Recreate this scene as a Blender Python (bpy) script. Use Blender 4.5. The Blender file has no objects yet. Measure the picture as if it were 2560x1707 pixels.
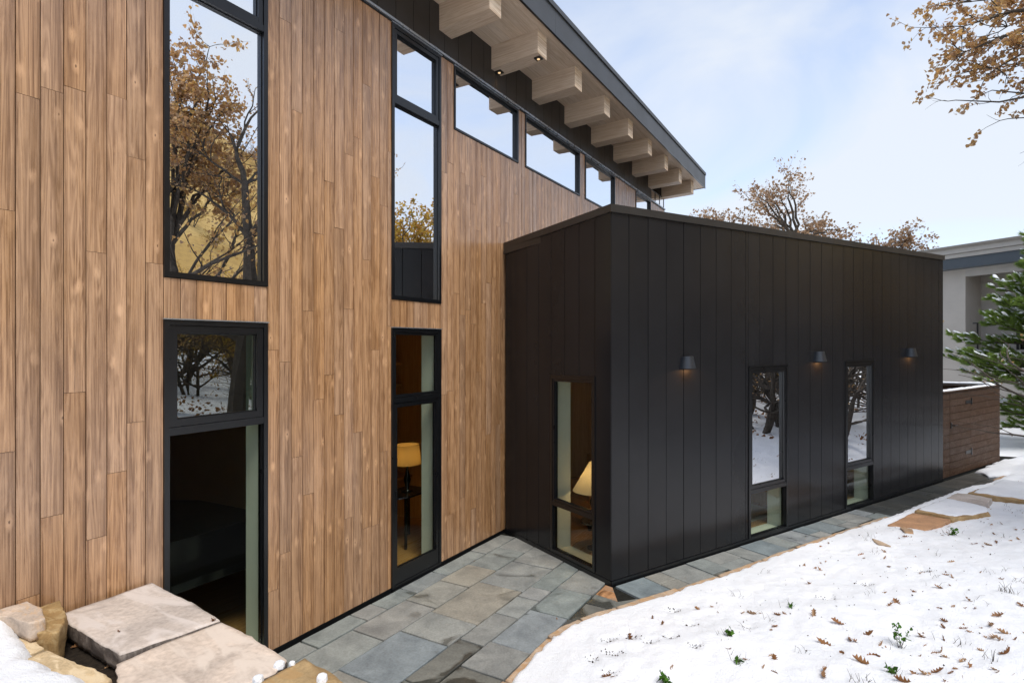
import bpy, math, random
import numpy as np
from mathutils import Vector, Matrix, noise as mnoise

# ------------------------------------------------------------------ camera, sky, sun, exposure
SC = bpy.context.scene
COL = SC.collection
R = math.radians
FALL = 0.0317                       # the site falls 3 % towards the timber wall (X = distance out from that wall)
cam_d = bpy.data.cameras.new('camera')
cam = bpy.data.objects.new('camera', cam_d)
COL.objects.link(cam)
cam.location = (4.6706, 0.0, 2.9)
cam.rotation_euler = (R(90), 0, R(31.98))
cam_d.sensor_width = 36.0
cam_d.lens = 36.0 * 1386.0 / 2560.0
cam_d.shift_y = 8.2 / 2560.0
cam_d.clip_start = 0.05
cam_d.clip_end = 3000
SC.camera = cam

SUN_EL, SUN_AZ = R(58), R(-30)       # azimuth measured from +X towards +Y
world = bpy.data.worlds.new('World')
SC.world = world
world.use_nodes = True
wn, wl = world.node_tree.nodes, world.node_tree.links
wn.clear()
w_out = wn.new('ShaderNodeOutputWorld')
w_bg = wn.new('ShaderNodeBackground')
w_sky = wn.new('ShaderNodeTexSky')
w_sky.sky_type = 'NISHITA'
w_sky.sun_disc = False
w_sky.sun_elevation = SUN_EL
w_sky.sun_rotation = R(90) - SUN_AZ
w_sky.altitude = 2000
w_sky.air_density = 1.0
w_sky.dust_density = 1.2
w_sky.ozone_density = 1.0
w_bg.inputs['Strength'].default_value = 0.15
w_tc = wn.new('ShaderNodeTexCoord')
w_map = wn.new('ShaderNodeMapping')
w_map.inputs['Scale'].default_value = (1.0, 1.0, 2.2)
w_map.inputs['Rotation'].default_value = (0.0, 0.0, R(20))
w_no = wn.new('ShaderNodeTexNoise')
w_no.inputs['Scale'].default_value = 1.9
w_no.inputs['Detail'].default_value = 6
w_no.inputs['Roughness'].default_value = 0.52
w_no.inputs['Distortion'].default_value = 0.7
w_rm = wn.new('ShaderNodeValToRGB')
w_rm.color_ramp.elements[0].position = 0.36
w_rm.color_ramp.elements[0].color = (0.42, 0.42, 0.42, 1)
w_rm.color_ramp.elements[1].position = 0.62
w_rm.color_ramp.elements[1].color = (0.93, 0.93, 0.93, 1)
w_mix = wn.new('ShaderNodeMix')
w_mix.data_type = 'RGBA'
w_mix.inputs['B'].default_value = (2.62, 2.78, 3.02, 1)
wl.new(w_tc.outputs['Generated'], w_map.inputs['Vector'])
wl.new(w_map.outputs['Vector'], w_no.inputs['Vector'])
wl.new(w_no.outputs['Fac'], w_rm.inputs['Fac'])
wl.new(w_rm.outputs['Color'], w_mix.inputs['Factor'])
wl.new(w_sky.outputs['Color'], w_mix.inputs['A'])
wl.new(w_mix.outputs['Result'], w_bg.inputs['Color'])
wl.new(w_bg.outputs['Background'], w_out.inputs['Surface'])

sun_d = bpy.data.lights.new('sun', 'SUN')
sun = bpy.data.objects.new('sun', sun_d)
COL.objects.link(sun)
sun_d.energy = 1.5
sun_d.angle = R(24)
sun_d.color = (1.0, 0.95, 0.88)
sdir = Vector((math.cos(SUN_EL) * math.cos(SUN_AZ), math.cos(SUN_EL) * math.sin(SUN_AZ), math.sin(SUN_EL)))
sun.rotation_euler = sdir.to_track_quat('Z', 'Y').to_euler()

SC.view_settings.view_transform = 'Standard'
SC.view_settings.look = 'None'
SC.view_settings.gamma = 1.0
SC.view_settings.exposure = 1.12
SC.render.engine = 'CYCLES'
SC.cycles.use_denoising = True
SC.cycles.max_bounces = 10
SC.cycles.transparent_max_bounces = 12
SC.cycles.glossy_bounces = 4
SC.cycles.diffuse_bounces = 4
SC.cycles.sample_clamp_indirect = 6.0

# ------------------------------------------------------------------ helpers
rng = random.Random(7)

def S(p):
    return (p[0], p[1], p[2] + FALL * p[0])

class Root:
    pass

def empty(name, site, label=None, cat=None, group=None):
    o = bpy.data.objects.new(name, None)
    o.empty_display_size = 0.2
    o.location = S(site)
    COL.objects.link(o)
    if label: o['label'] = label
    if cat: o['category'] = cat
    if group: o['group'] = group
    return o

def root_loc(o):
    v = Vector((0, 0, 0))
    while o is not None:
        v += o.location
        o = o.parent
    return v

def link(name, me, parent=None, mat=None, loc=None, label=None, cat=None, group=None, kind=None):
    o = bpy.data.objects.new(name, me)
    if mat is not None and len(me.materials) == 0:
        me.materials.append(mat)
    if parent is not None: o.parent = parent
    if loc is not None: o.location = loc
    COL.objects.link(o)
    if label: o['label'] = label
    if cat: o['category'] = cat
    if group: o['group'] = group
    if kind: o['kind'] = kind
    return o

def obj(name, verts, faces, mat, parent=None, base=None, smooth=False, raw=False, **tags):
    """one mesh object from site coordinates; base = site point of its origin when it is top-level"""
    w = [Vector(v) if raw else Vector(S(v)) for v in verts]
    if parent is not None:
        off = root_loc(parent); loc = None
    else:
        off = Vector(S(base)) if base is not None else Vector((0, 0, 0)); loc = off.copy()
    me = bpy.data.meshes.new(name)
    me.from_pydata([tuple(v - off) for v in w], [], faces)
    if smooth:
        me.polygons.foreach_set('use_smooth', [True] * len(me.polygons))
    me.update()
    return link(name, me, parent, mat, loc, **tags)

class MB:
    """collects shapes in site coordinates"""
    def __init__(s):
        s.v, s.f = [], []
    def add(s, vs, fs):
        k = len(s.v); s.v += [tuple(v) for v in vs]; s.f += [tuple(i + k for i in f) for f in fs]
        return s
    def box(s, T, a0, a1, z0, z1, o0, o1):
        vs = [T(a, z, o) for o in (o0, o1) for z in (z0, z1) for a in (a0, a1)]
        return s.add(vs, [(0, 1, 3, 2), (4, 6, 7, 5), (0, 4, 5, 1), (2, 3, 7, 6), (0, 2, 6, 4), (1, 5, 7, 3)])
    def tube(s, pts, rad, n=8, cap=True):
        pts = [Vector(p) for p in pts]
        if not hasattr(rad, '__len__'): rad = [rad] * len(pts)
        rings = []
        for i, p in enumerate(pts):
            t = (pts[min(i + 1, len(pts) - 1)] - pts[max(i - 1, 0)]).normalized()
            q = t.to_track_quat('Z', 'Y')
            rings.append([p + q @ Vector((math.cos(2 * math.pi * k / n), math.sin(2 * math.pi * k / n), 0)) * rad[i] for k in range(n)])
        vs = [v for r in rings for v in r]; fs = []
        for i in range(len(pts) - 1):
            for k in range(n):
                fs.append((i * n + k, i * n + (k + 1) % n, (i + 1) * n + (k + 1) % n, (i + 1) * n + k))
        if cap:
            fs.append(tuple(reversed(range(n)))); fs.append(tuple((len(pts) - 1) * n + k for k in range(n)))
        return s.add(vs, fs)
    def lathe(s, c, prof, n=24, close=True):
        vs = []; fs = []
        for r, z in prof:
            for k in range(n):
                a = 2 * math.pi * k / n
                vs.append((c[0] + r * math.cos(a), c[1] + r * math.sin(a), c[2] + z))
        for i in range(len(prof) - 1):
            for k in range(n):
                fs.append((i * n + k, i * n + (k + 1) % n, (i + 1) * n + (k + 1) % n, (i + 1) * n + k))
        if close:
            fs.append(tuple(reversed(range(n)))); fs.append(tuple((len(prof) - 1) * n + k for k in range(n)))
        return s.add(vs, fs)
    def prism(s, poly, z0, z1):
        n = len(poly)
        vs = [(x, y, z0) for x, y in poly] + [(x, y, z1) for x, y in poly]
        fs = [tuple(reversed(range(n))), tuple(range(n, 2 * n))] + [(i, (i + 1) % n, n + (i + 1) % n, n + i) for i in range(n)]
        return s.add(vs, fs)
    def build(s, name, mat, parent=None, base=None, smooth=False, **tags):
        return obj(name, s.v, s.f, mat, parent, base, smooth, **tags)

# faces of the buildings: (along, height, out) -> site
def TW(a, z, o):                    # timber wall
    return (o, a, z)
DX, DY = 0.44827, 0.89390           # along the long annex face
OX, OY = 2.206, 6.148               # near annex corner
def TR(a, z, o):                    # long annex face
    return (OX + DX * a + DY * o, OY + DY * a - DX * o, z)
def TL(a, z, o):                    # short annex face, a from the near corner back to the timber wall
    return (OX - DY * a - DX * o, OY + DX * a - DY * o, z)
def TN(o, z, out):                  # neighbour house, facing back along the annex
    return (OX + DX * (22 - out) + DY * o, OY + DY * (22 - out) - DX * o, z)

# ------------------------------------------------------------------ materials
class NT:
    def __init__(s, name):
        s.m = bpy.data.materials.new(name); s.m.use_nodes = True
        s.t = s.m.node_tree; s.n = s.t.nodes; s.l = s.t.links
        s.n.clear(); s.out = s.n.new('ShaderNodeOutputMaterial')
    def node(s, typ, props=None, **inp):
        n = s.n.new('ShaderNode' + typ)
        for k, v in (props or {}).items(): setattr(n, k, v)
        for k, v in inp.items():
            s.set(n, k, v)
        return n
    def set(s, n, k, v):
        key = k.replace('_', ' ') if isinstance(k, str) else k
        sock = n.inputs[key] if not isinstance(key, str) or key in n.inputs else n.inputs[int(k[1:])]
        if isinstance(v, bpy.types.NodeSocket): s.l.new(v, sock)
        elif isinstance(v, bpy.types.Node): s.l.new(v.outputs[0], sock)
        else: sock.default_value = v
    def math(s, op, a, b=0.0, c=None, clamp=False):
        n = s.n.new('ShaderNodeMath'); n.operation = op; n.use_clamp = clamp
        for i, v in enumerate((a, b, c)):
            if v is None: continue
            s.set(n, 'i%d' % i, v)
        return n.outputs[0]
    def mix(s, fac, a, b, mode='MIX'):
        n = s.n.new('ShaderNodeMix'); n.data_type = 'RGBA'; n.blend_type = mode
        for k, v in (('Factor', fac), ('A', a), ('B', b)):
            sock = [i for i in n.inputs if i.name == k and (k == 'Factor' or i.type == 'RGBA')][0]
            if isinstance(v, bpy.types.NodeSocket): s.l.new(v, sock)
            else: sock.default_value = v if k == 'Factor' else (tuple(v) + (1,))[:4]
        return [o for o in n.outputs if o.type == 'RGBA'][0]
    def ramp(s, fac, *stops):
        n = s.n.new('ShaderNodeValToRGB'); s.l.new(fac, n.inputs[0])
        el = n.color_ramp.elements
        while len(el) < len(stops): el.new(0.5)
        for e, (p, c) in zip(el, stops):
            e.position = p; e.color = (c, c, c, 1) if not hasattr(c, '__len__') else (tuple(c) + (1,))[:4]
        return n.outputs[0]
    def coords(s, scale=(1, 1, 1), rand=True, kind='Object'):
        tc = s.n.new('ShaderNodeTexCoord'); v = tc.outputs[kind]
        if rand:
            oi = s.n.new('ShaderNodeObjectInfo'); s.rnd = oi.outputs['Random']
            mul = s.n.new('ShaderNodeVectorMath'); mul.operation = 'SCALE'
            mul.inputs[0].default_value = (13.7, 29.3, 41.9); s.l.new(s.rnd, mul.inputs['Scale'])
            ad = s.n.new('ShaderNodeVectorMath'); s.l.new(v, ad.inputs[0]); s.l.new(mul.outputs[0], ad.inputs[1]); v = ad.outputs[0]
        return s.scaled(v, scale)
    def scaled(s, v, scale):
        mp = s.n.new('ShaderNodeVectorMath'); mp.operation = 'MULTIPLY'; mp.inputs[1].default_value = scale
        s.l.new(v, mp.inputs[0]); return mp.outputs[0]
    def noise(s, v, scale, detail=3, rough=0.5, dist=0.0):
        n = s.n.new('ShaderNodeTexNoise'); s.l.new(v, n.inputs['Vector'])
        n.inputs['Scale'].default_value = scale; n.inputs['Detail'].default_value = detail
        n.inputs['Roughness'].default_value = rough; n.inputs['Distortion'].default_value = dist
        return n.outputs['Fac']
    def bump(s, h, strength=0.3, dist=0.01, normal=None):
        n = s.n.new('ShaderNodeBump'); n.inputs['Strength'].default_value = strength; n.inputs['Distance'].default_value = dist
        s.l.new(h, n.inputs['Height'])
        if normal is not None: s.l.new(normal, n.inputs['Normal'])
        return n.outputs[0]
    def finish(s, color, rough=0.6, normal=None, spec=0.5, metal=0.0, **kw):
        p = s.n.new('ShaderNodeBsdfPrincipled')
        s.set(p, 'Base Color', color if isinstance(color, bpy.types.NodeSocket) else (tuple(color) + (1,))[:4])
        s.set(p, 'Roughness', rough); p.inputs['Specular IOR Level'].default_value = spec; p.inputs['Metallic'].default_value = metal
        for k, v in kw.items(): s.set(p, k.replace('_', ' '), v)
        if normal is not None: s.l.new(normal, p.inputs['Normal'])
        s.l.new(p.outputs[0], s.out.inputs[0])
        return s.m

def wood_mat(name, along, base, light, dark, rough=(0.38, 0.6), bump=0.35, vary=0.12, fine=1.0, knots=True, spec=0.5, edges=False, coat=0.0):
    """sawn board: fine fibres and growth figure running along one axis, pale bands, knots; a shade of its own for each board"""
    t = NT(name)
    ax = lambda k: tuple(k if i == along else 1.0 for i in range(3))
    v = t.coords((1, 1, 1))
    fig = t.noise(t.scaled(v, ax(0.045)), 13.0, 2, 0.5, 0.35)
    rings = t.math('ABSOLUTE', t.math('SUBTRACT', t.math('MULTIPLY', t.math('FRACT', t.math('MULTIPLY', fig, 11.0)), 2.0), 1.0))
    fib = t.noise(t.scaled(v, ax(0.009)), 95.0 * fine, 6, 0.75)
    streak = t.noise(t.scaled(v, ax(0.016)), 44.0 * fine, 4, 0.65)
    patch = t.noise(t.scaled(v, ax(0.30)), 7.0, 4, 0.6, 0.2)
    stain = t.noise(t.scaled(v, ax(0.12)), 12.0, 3, 0.6, 0.2)
    g = t.math('ADD', t.math('ADD', t.math('MULTIPLY', rings, 0.10), t.math('MULTIPLY', fib, 0.66)), t.math('MULTIPLY', streak, 0.24))
    col = t.mix(t.ramp(g, (0.41, 0.0), (0.59, 1.0)), dark, light)
    col = t.mix(0.22, col, base)
    col = t.mix(t.ramp(patch, (0.55, 0.0), (0.68, 0.5)), col, light)
    col = t.mix(t.ramp(stain, (0.55, 0.0), (0.72, 0.36)), col, dark)
    if knots:
        vo = t.n.new('ShaderNodeTexVoronoi'); t.l.new(t.scaled(v, ax(0.46)), vo.inputs['Vector']); vo.inputs['Scale'].default_value = 7.4
        kd = t.math('ADD', vo.outputs['Distance'], t.math('MULTIPLY', t.math('SUBTRACT', t.noise(t.scaled(v, ax(0.25)), 42.0, 4, 0.65), 0.5), 0.34))
        col = t.mix(t.ramp(kd, (0.05, 0.85), (0.22, 0.0)), col, tuple(min(1, c * 1.15) for c in light))
        col = t.mix(t.ramp(vo.outputs['Distance'], (0.026, 0.85), (0.050, 0.0)), col, tuple(c * 0.45 for c in dark))
        crack = t.noise(t.scaled(v, ax(0.035)), 30.0, 2, 0.5)
        col = t.mix(t.ramp(crack, (0.735, 0.0), (0.765, 0.7)), col, tuple(c * 0.5 for c in dark))
    if edges:                       # stain sits deeper along one or both edges of a board, broken where the grain swells round knots
        uvn = t.n.new('ShaderNodeUVMap'); uvn.uv_map = 'board'
        sx = t.n.new('ShaderNodeSeparateXYZ'); t.l.new(uvn.outputs[0], sx.inputs[0])
        c_ = t.math('SUBTRACT', sx.outputs[0], t.math('ADD', t.math('MULTIPLY', t.math('FRACT', t.math('MULTIPLY', t.rnd, 3.7)), 0.7), 0.15))
        wob = t.noise(t.scaled(v, ax(0.55)), 9.0, 3, 0.55)
        e_ = t.math('ADD', t.math('ABSOLUTE', c_), t.math('MULTIPLY', t.math('SUBTRACT', wob, 0.5), 1.1))
        col = t.mix(t.ramp(e_, (0.36, 0.0), (0.66, 0.36)), col, dark)
        col = t.mix(t.ramp(e_, (0.02, 0.25), (0.24, 0.0)), col, light)
    hsv = t.n.new('ShaderNodeHueSaturation')
    t.l.new(col, hsv.inputs['Color'])
    t.l.new(t.math('ADD', t.math('MULTIPLY', t.rnd, vary), 1.0 - vary / 2), hsv.inputs['Value'])
    t.l.new(t.math('ADD', t.math('MULTIPLY', t.math('FRACT', t.math('MULTIPLY', t.rnd, 7.31)), 0.16), 0.92), hsv.inputs['Saturation'])
    rg = t.math('ADD', t.math('MULTIPLY', t.ramp(t.math('ADD', t.math('MULTIPLY', patch, .55), t.math('MULTIPLY', streak, .45)), (0.42, 0.0), (0.60, 1.0)), rough[0] - rough[1]), rough[1])
    nrm = t.bump(t.math('ADD', t.math('ADD', t.math('MULTIPLY', fib, 0.5), t.math('MULTIPLY', streak, 0.5)), t.math('MULTIPLY', rings, 0.25)), bump, 0.004)
    return t.finish(hsv.outputs[0], rg, nrm, spec, Coat_Weight=coat, Coat_Roughness=0.2)

def plain_mat(name, color, rough=0.5, spec=0.5, metal=0.0, var=0.12, scale=3.0, bump=0.0, bscale=60.0, **kw):
    t = NT(name)
    v = t.coords(rand=True)
    n = t.noise(v, scale, 5, 0.6)
    lo = tuple(c * (1 - var) for c in color); hi = tuple(min(1, c * (1 + var)) for c in color)
    col = t.mix(t.ramp(n, (0.3, 0.0), (0.7, 1.0)), lo, hi)
    nr = t.bump(t.noise(v, bscale, 4, 0.6), bump, 0.01) if bump else None
    rg = t.math('ADD', t.math('MULTIPLY', t.noise(v, scale * 2.3, 3), 0.14), rough - 0.07)
    return t.finish(col, rg, nr, spec, metal, **kw)

def stone_mat(name, cols, rough=0.75, bump=0.5, scale=4.0, vein=None, wet=0.0, wetcol=0.3, stripes=False):
    """split stone: a tint for each piece, cloudy patches, pits; wet = how much of it is damp"""
    t = NT(name)
    v = t.coords(rand=True)
    if len(cols) == 1: cols = [tuple(c * 0.94 for c in cols[0]), tuple(c * 1.05 for c in cols[0])]
    pick = t.ramp(t.rnd, *[((i + 0.5) / len(cols), c) for i, c in enumerate(cols)])
    cl = t.noise(v, scale, 6, 0.62, 0.6)
    fine = t.noise(v, scale * 14, 5, 0.65)
    c2 = t.mix(t.ramp(cl, (0.30, 0.0), (0.72, 1.0)), (0.70, 0.70, 0.70), (1.28, 1.26, 1.22))
    col = t.mix(1.0, pick, c2, 'MULTIPLY')
    col = t.mix(t.ramp(fine, (0.35, 0.55), (0.6, 0.0)), col, t.mix(1.0, col, (0.62, 0.6, 0.58), 'MULTIPLY'))
    if vein is not None:
        vn = t.noise(t.scaled(v, (1.0, 2.6, 1.0)), scale * 0.8, 4, 0.55, 1.6)
        col = t.mix(t.ramp(vn, (0.50, 0.0), (0.62, 0.85)), col, vein)
    rg = rough
    h = t.math('ADD', t.math('MULTIPLY', cl, 0.8), t.math('MULTIPLY', fine, 0.35))
    if stripes:
        st = t.noise(t.scaled(v, (1.0, 1.0, 14.0)), 3.0, 3, 0.5, 0.5)
        col = t.mix(t.ramp(st, (0.45, 0.0), (0.6, 0.5)), col, t.mix(1.0, col, (0.7, 0.62, 0.52), 'MULTIPLY'))
    if wet > 0:
        wn_ = t.noise(v, 2.1, 3, 0.5, 0.8)
        wm = t.ramp(wn_, (0.64 - 0.36 * wet, 0.0), (0.72 - 0.36 * wet, 1.0))
        col = t.mix(wm, col, t.mix(1.0, col, (wetcol, wetcol, wetcol * 0.98), 'MULTIPLY'))
        rg = t.math('ADD', t.math('MULTIPLY', wm, -0.42), rough)
    return t.finish(col, rg, t.bump(h, bump, 0.012), 0.4)

M = {}
M['plank'] = wood_mat('stained_cedar', 2, (0.330, 0.172, 0.078), (0.55, 0.328, 0.180), (0.172, 0.085, 0.039), rough=(0.18, 0.42), bump=0.40, vary=0.17, spec=0.55, edges=True, coat=0.35)
M['soffit'] = wood_mat('pale_soffit_boards', 1, (0.54, 0.42, 0.31), (0.60, 0.48, 0.365), (0.42, 0.315, 0.225), vary=0.06, bump=0.15, knots=False, rough=(0.5, 0.7))
M['beam'] = wood_mat('pale_glulam', 0, (0.48, 0.365, 0.262), (0.55, 0.43, 0.32), (0.37, 0.27, 0.185), vary=0.06, bump=0.15, rough=(0.5, 0.7), knots=False)
M['sunlit_end'] = wood_mat('sunlit_beam_end', 1, (0.66, 0.50, 0.34), (0.80, 0.68, 0.52), (0.42, 0.27, 0.15), vary=0.06, bump=0.15, rough=(0.5, 0.7), knots=False, fine=0.5)  # paler than the beams: direct light on their ends painted in as colour
M['fence'] = wood_mat('brown_stained_slats', 1, (0.066, 0.036, 0.021), (0.092, 0.052, 0.032), (0.040, 0.022, 0.013), vary=0.2, bump=0.2, knots=False, rough=(0.45, 0.65), spec=0.2)
M['panel'] = wood_mat('warm_oak_panelling', 2, (0.58, 0.31, 0.10), (0.68, 0.39, 0.14), (0.44, 0.22, 0.07), vary=0.06, bump=0.05, knots=False)
M['oakfloor'] = wood_mat('dark_oak_floor', 1, (0.46, 0.25, 0.10), (0.56, 0.32, 0.14), (0.32, 0.17, 0.07), vary=0.06, bump=0.05, knots=False, rough=(0.25, 0.4))
M['siding'] = plain_mat('satin_black_siding', (0.0140, 0.0140, 0.0152), 0.22, 0.24, var=0.12, scale=1.2, bump=0.03, bscale=30)
M['coping'] = plain_mat('dark_bronze_coping', (0.022, 0.020, 0.018), 0.4, 0.5, var=0.1)
M['band'] = plain_mat('black_fascia_band', (0.022, 0.020, 0.019), 0.42, 0.5, var=0.12)
M['fascia'] = plain_mat('graphite_metal_fascia', (0.040, 0.041, 0.042), 0.45, 0.5, var=0.08, scale=1.0)
M['flash'] = plain_mat('grey_metal_flashing', (0.42, 0.46, 0.50), 0.28, 0.5, 0.75, var=0.1)
M['frame'] = plain_mat('black_window_frame', (0.0055, 0.006, 0.007), 0.30, 0.5, var=0.1)
M['core'] = plain_mat('dark_building_wrap', (0.014, 0.009, 0.006), 0.9, 0.2)
M['reveal'] = plain_mat('pale_plaster_reveal', (0.70, 0.72, 0.66), 0.8, 0.3, var=0.04)
M['ceil'] = plain_mat('white_plaster_ceiling', (0.55, 0.52, 0.46), 0.9, 0.3, var=0.04)
M['dusk'] = plain_mat('brown_plaster_wall', (0.45, 0.25, 0.11), 0.9, 0.3, var=0.08)
M['gloss_black'] = plain_mat('black_lacquer', (0.006, 0.006, 0.007), 0.18, 0.5, var=0.05)
M['leather'] = plain_mat('tan_leather', (0.30, 0.13, 0.04), 0.5, 0.5, var=0.15, bump=0.1, bscale=90)
M['linen'] = plain_mat('pale_linen', (0.55, 0.50, 0.42), 0.9, 0.2, var=0.06, bump=0.2, bscale=140)
M['lampmetal'] = plain_mat('black_lamp_metal', (0.016, 0.019, 0.024), 0.34, 0.5, var=0.05)
M['blue'] = stone_mat('bluestone_paving', [(0.195, 0.235, 0.250), (0.265, 0.285, 0.280), (0.290, 0.275, 0.235), (0.215, 0.255, 0.280), (0.305, 0.305, 0.290), (0.225, 0.260, 0.255), (0.27, 0.265, 0.25)], 0.62, 0.4, 3.6, wet=0.02, wetcol=0.55)
M['blue_damp'] = stone_mat('damp_bluestone', [(0.155, 0.165, 0.150), (0.175, 0.180, 0.165), (0.165, 0.165, 0.145)], 0.60, 0.45, 3.2, wet=0.5, wetcol=0.36)
M['blue_wet'] = stone_mat('wet_bluestone', [(0.080, 0.083, 0.076), (0.095, 0.096, 0.088), (0.070, 0.075, 0.073)], 0.34, 0.35, 3.2)
M['rust'] = stone_mat('rusty_bluestone', [(0.44, 0.23, 0.11)], 0.6, 0.4, 2.6, vein=(0.26, 0.22, 0.17), wet=0.1, wetcol=0.4)
M['grout'] = plain_mat('dark_joint_sand', (0.014, 0.014, 0.011), 0.95, 0.2, var=0.4, scale=22, bump=0.5)
M['sand'] = stone_mat('tan_sandstone', [(0.44, 0.33, 0.235), (0.50, 0.385, 0.28), (0.43, 0.30, 0.20)], 0.8, 0.7, 5.0, vein=(0.42, 0.25, 0.12))
M['sand_orange'] = stone_mat('orange_sandstone', [(0.46, 0.26, 0.14)], 0.75, 0.4, 4.0)
M['sand_pale'] = stone_mat('pale_buff_flagstone', [(0.56, 0.485, 0.43)], 0.7, 0.45, 2.2, vein=(0.62, 0.55, 0.50))
M['sand_pink'] = stone_mat('pinkish_buff_flagstone', [(0.60, 0.50, 0.42)], 0.7, 0.45, 2.2, vein=(0.66, 0.56, 0.47))
M['sand_gold'] = stone_mat('golden_sandstone', [(0.46, 0.32, 0.16)], 0.75, 0.8, 4.5, vein=(0.38, 0.235, 0.10), stripes=True)
M['soil'] = plain_mat('dark_damp_soil', (0.022, 0.016, 0.011), 0.95, 0.2, var=0.5, scale=30, bump=1.0, bscale=45)
M['greywall'] = plain_mat('grey_stucco', (0.42, 0.385, 0.345), 0.9, 0.2, var=0.06, scale=1.3, bump=0.15, bscale=40)
M['greytrim'] = plain_mat('grey_painted_trim', (0.38, 0.355, 0.325), 0.7, 0.3, var=0.05)
M['slate'] = plain_mat('slate_blue_fascia', (0.060, 0.072, 0.085), 0.5, 0.4, var=0.06)
M['rooftan'] = plain_mat('taupe_roof_edge', (0.20, 0.18, 0.155), 0.7, 0.3, var=0.06)

def snow_mat():
    t = NT('fresh_snow')
    v = t.coords(rand=False)
    h = t.math('ADD', t.math('MULTIPLY', t.noise(v, 14.0, 6, 0.68), 0.6), t.math('MULTIPLY', t.noise(v, 75.0, 4, 0.7), 0.5))
    col = t.mix(t.ramp(t.noise(v, 3.0, 4), (0.3, 0.0), (0.7, 1.0)), (0.83, 0.85, 0.88), (0.90, 0.91, 0.93))
    return t.finish(col, 0.55, t.bump(h, 0.9, 0.022), 0.3)
M['snow'] = snow_mat()

def glass_mat(name, tint, lo, power=3.2):
    t = NT(name)
    lw = t.n.new('ShaderNodeLayerWeight'); lw.inputs['Blend'].default_value = 0.5
    fac = t.math('ADD', t.math('MULTIPLY', t.math('POWER', lw.outputs['Facing'], power), 1.0 - lo), lo)
    tr = t.n.new('ShaderNodeBsdfTransparent'); tr.inputs[0].default_value = tint + (1,)
    gl = t.n.new('ShaderNodeBsdfGlossy'); gl.inputs['Roughness'].default_value = 0.0; gl.inputs['Color'].default_value = (0.97, 0.98, 1.0, 1)
    v = t.coords(rand=True)
    nb = t.bump(t.noise(v, 1.3, 2, 0.4), 0.03, 0.05); t.l.new(nb, gl.inputs['Normal'])
    mx = t.n.new('ShaderNodeMixShader')
    t.l.new(fac, mx.inputs[0]); t.l.new(tr.outputs[0], mx.inputs[1]); t.l.new(gl.outputs[0], mx.inputs[2])
    t.l.new(mx.outputs[0], t.out.inputs[0])
    return t.m
M['glass'] = glass_mat('coated_window_glass', (0.36, 0.42, 0.36), 0.88)
M['glass_mid'] = glass_mat('lightly_coated_glass', (0.66, 0.74, 0.66), 0.22)
M['glass_low'] = glass_mat('clear_window_glass', (0.84, 0.87, 0.82), 0.001, 4.2)

def emit_mat(name, color, strength, base=(0.8, 0.7, 0.5)):
    t = NT(name)
    v = t.coords(rand=False)
    n = t.noise(v, 30, 2)
    return t.finish(t.mix(n, base, tuple(c * 0.92 for c in base)), 0.8, None, 0.3, Emission_Color=color + (1,), Emission_Strength=strength)
def shade_mat(name, color, glow):
    """thin fabric lamp shade that lets the bulb's light through"""
    t = NT(name)
    v = t.coords(rand=False)
    col = t.mix(t.noise(v, 60, 3), color, tuple(c * 0.9 for c in color))
    p = t.n.new('ShaderNodeBsdfPrincipled'); t.l.new(col, p.inputs['Base Color']); p.inputs['Roughness'].default_value = 0.9
    p.inputs['Emission Color'].default_value = tuple(color) + (1,); p.inputs['Emission Strength'].default_value = glow
    tl = t.n.new('ShaderNodeBsdfTranslucent'); t.l.new(col, tl.inputs[0])
    mx = t.n.new('ShaderNodeMixShader'); mx.inputs[0].default_value = 0.4
    t.l.new(p.outputs[0], mx.inputs[1]); t.l.new(tl.outputs[0], mx.inputs[2]); t.l.new(mx.outputs[0], t.out.inputs[0])
    return t.m
M['shade'] = shade_mat('cream_lamp_shade', (0.72, 0.64, 0.48), 0.02)
M['shade_amber'] = shade_mat('amber_lamp_shade', (0.36, 0.24, 0.09), 0.02)
M['bulb'] = emit_mat('lit_warm_bulb', (1.0, 0.62, 0.28), 0.4)

def leaf_mat(name, cols, trans=0.35):
    t = NT(name)
    g = t.n.new('ShaderNodeNewGeometry')
    r1 = g.outputs['Random Per Island']
    oi = t.n.new('ShaderNodeObjectInfo')
    rr = t.math('FRACT', t.math('ADD', r1, oi.outputs['Random']))
    col = t.ramp(rr, *[((i + 0.5) / len(cols), c) for i, c in enumerate(cols)])
    v = t.coords(rand=False)
    col = t.mix(t.ramp(t.noise(v, 40, 3), (0.4, 0.0), (0.7, 0.5)), col, t.mix(1.0, col, (0.55, 0.5, 0.45), 'MULTIPLY'))
    df = t.n.new('ShaderNodeBsdfDiffuse'); t.l.new(col, df.inputs[0])
    tl = t.n.new('ShaderNodeBsdfTranslucent'); t.l.new(col, tl.inputs[0])
    mx = t.n.new('ShaderNodeMixShader'); mx.inputs[0].default_value = trans
    t.l.new(df.outputs[0], mx.inputs[1]); t.l.new(tl.outputs[0], mx.inputs[2]); t.l.new(mx.outputs[0], t.out.inputs[0])
    return t.m
M['oakleaf'] = leaf_mat('russet_oak_leaves', [(0.44, 0.27, 0.15), (0.56, 0.34, 0.16), (0.62, 0.36, 0.13), (0.38, 0.25, 0.17), (0.60, 0.43, 0.27), (0.64, 0.41, 0.15)], 0.6)
M['oakbrown'] = leaf_mat('dull_brown_oak_leaves', [(0.32, 0.205, 0.125), (0.43, 0.28, 0.17), (0.36, 0.235, 0.145), (0.50, 0.34, 0.21)], 0.5)
M['goldleaf'] = leaf_mat('golden_scrub_leaves', [(0.55, 0.34, 0.06), (0.45, 0.27, 0.06), (0.62, 0.40, 0.07), (0.33, 0.27, 0.08), (0.46, 0.22, 0.06)], 0.6)
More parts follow.
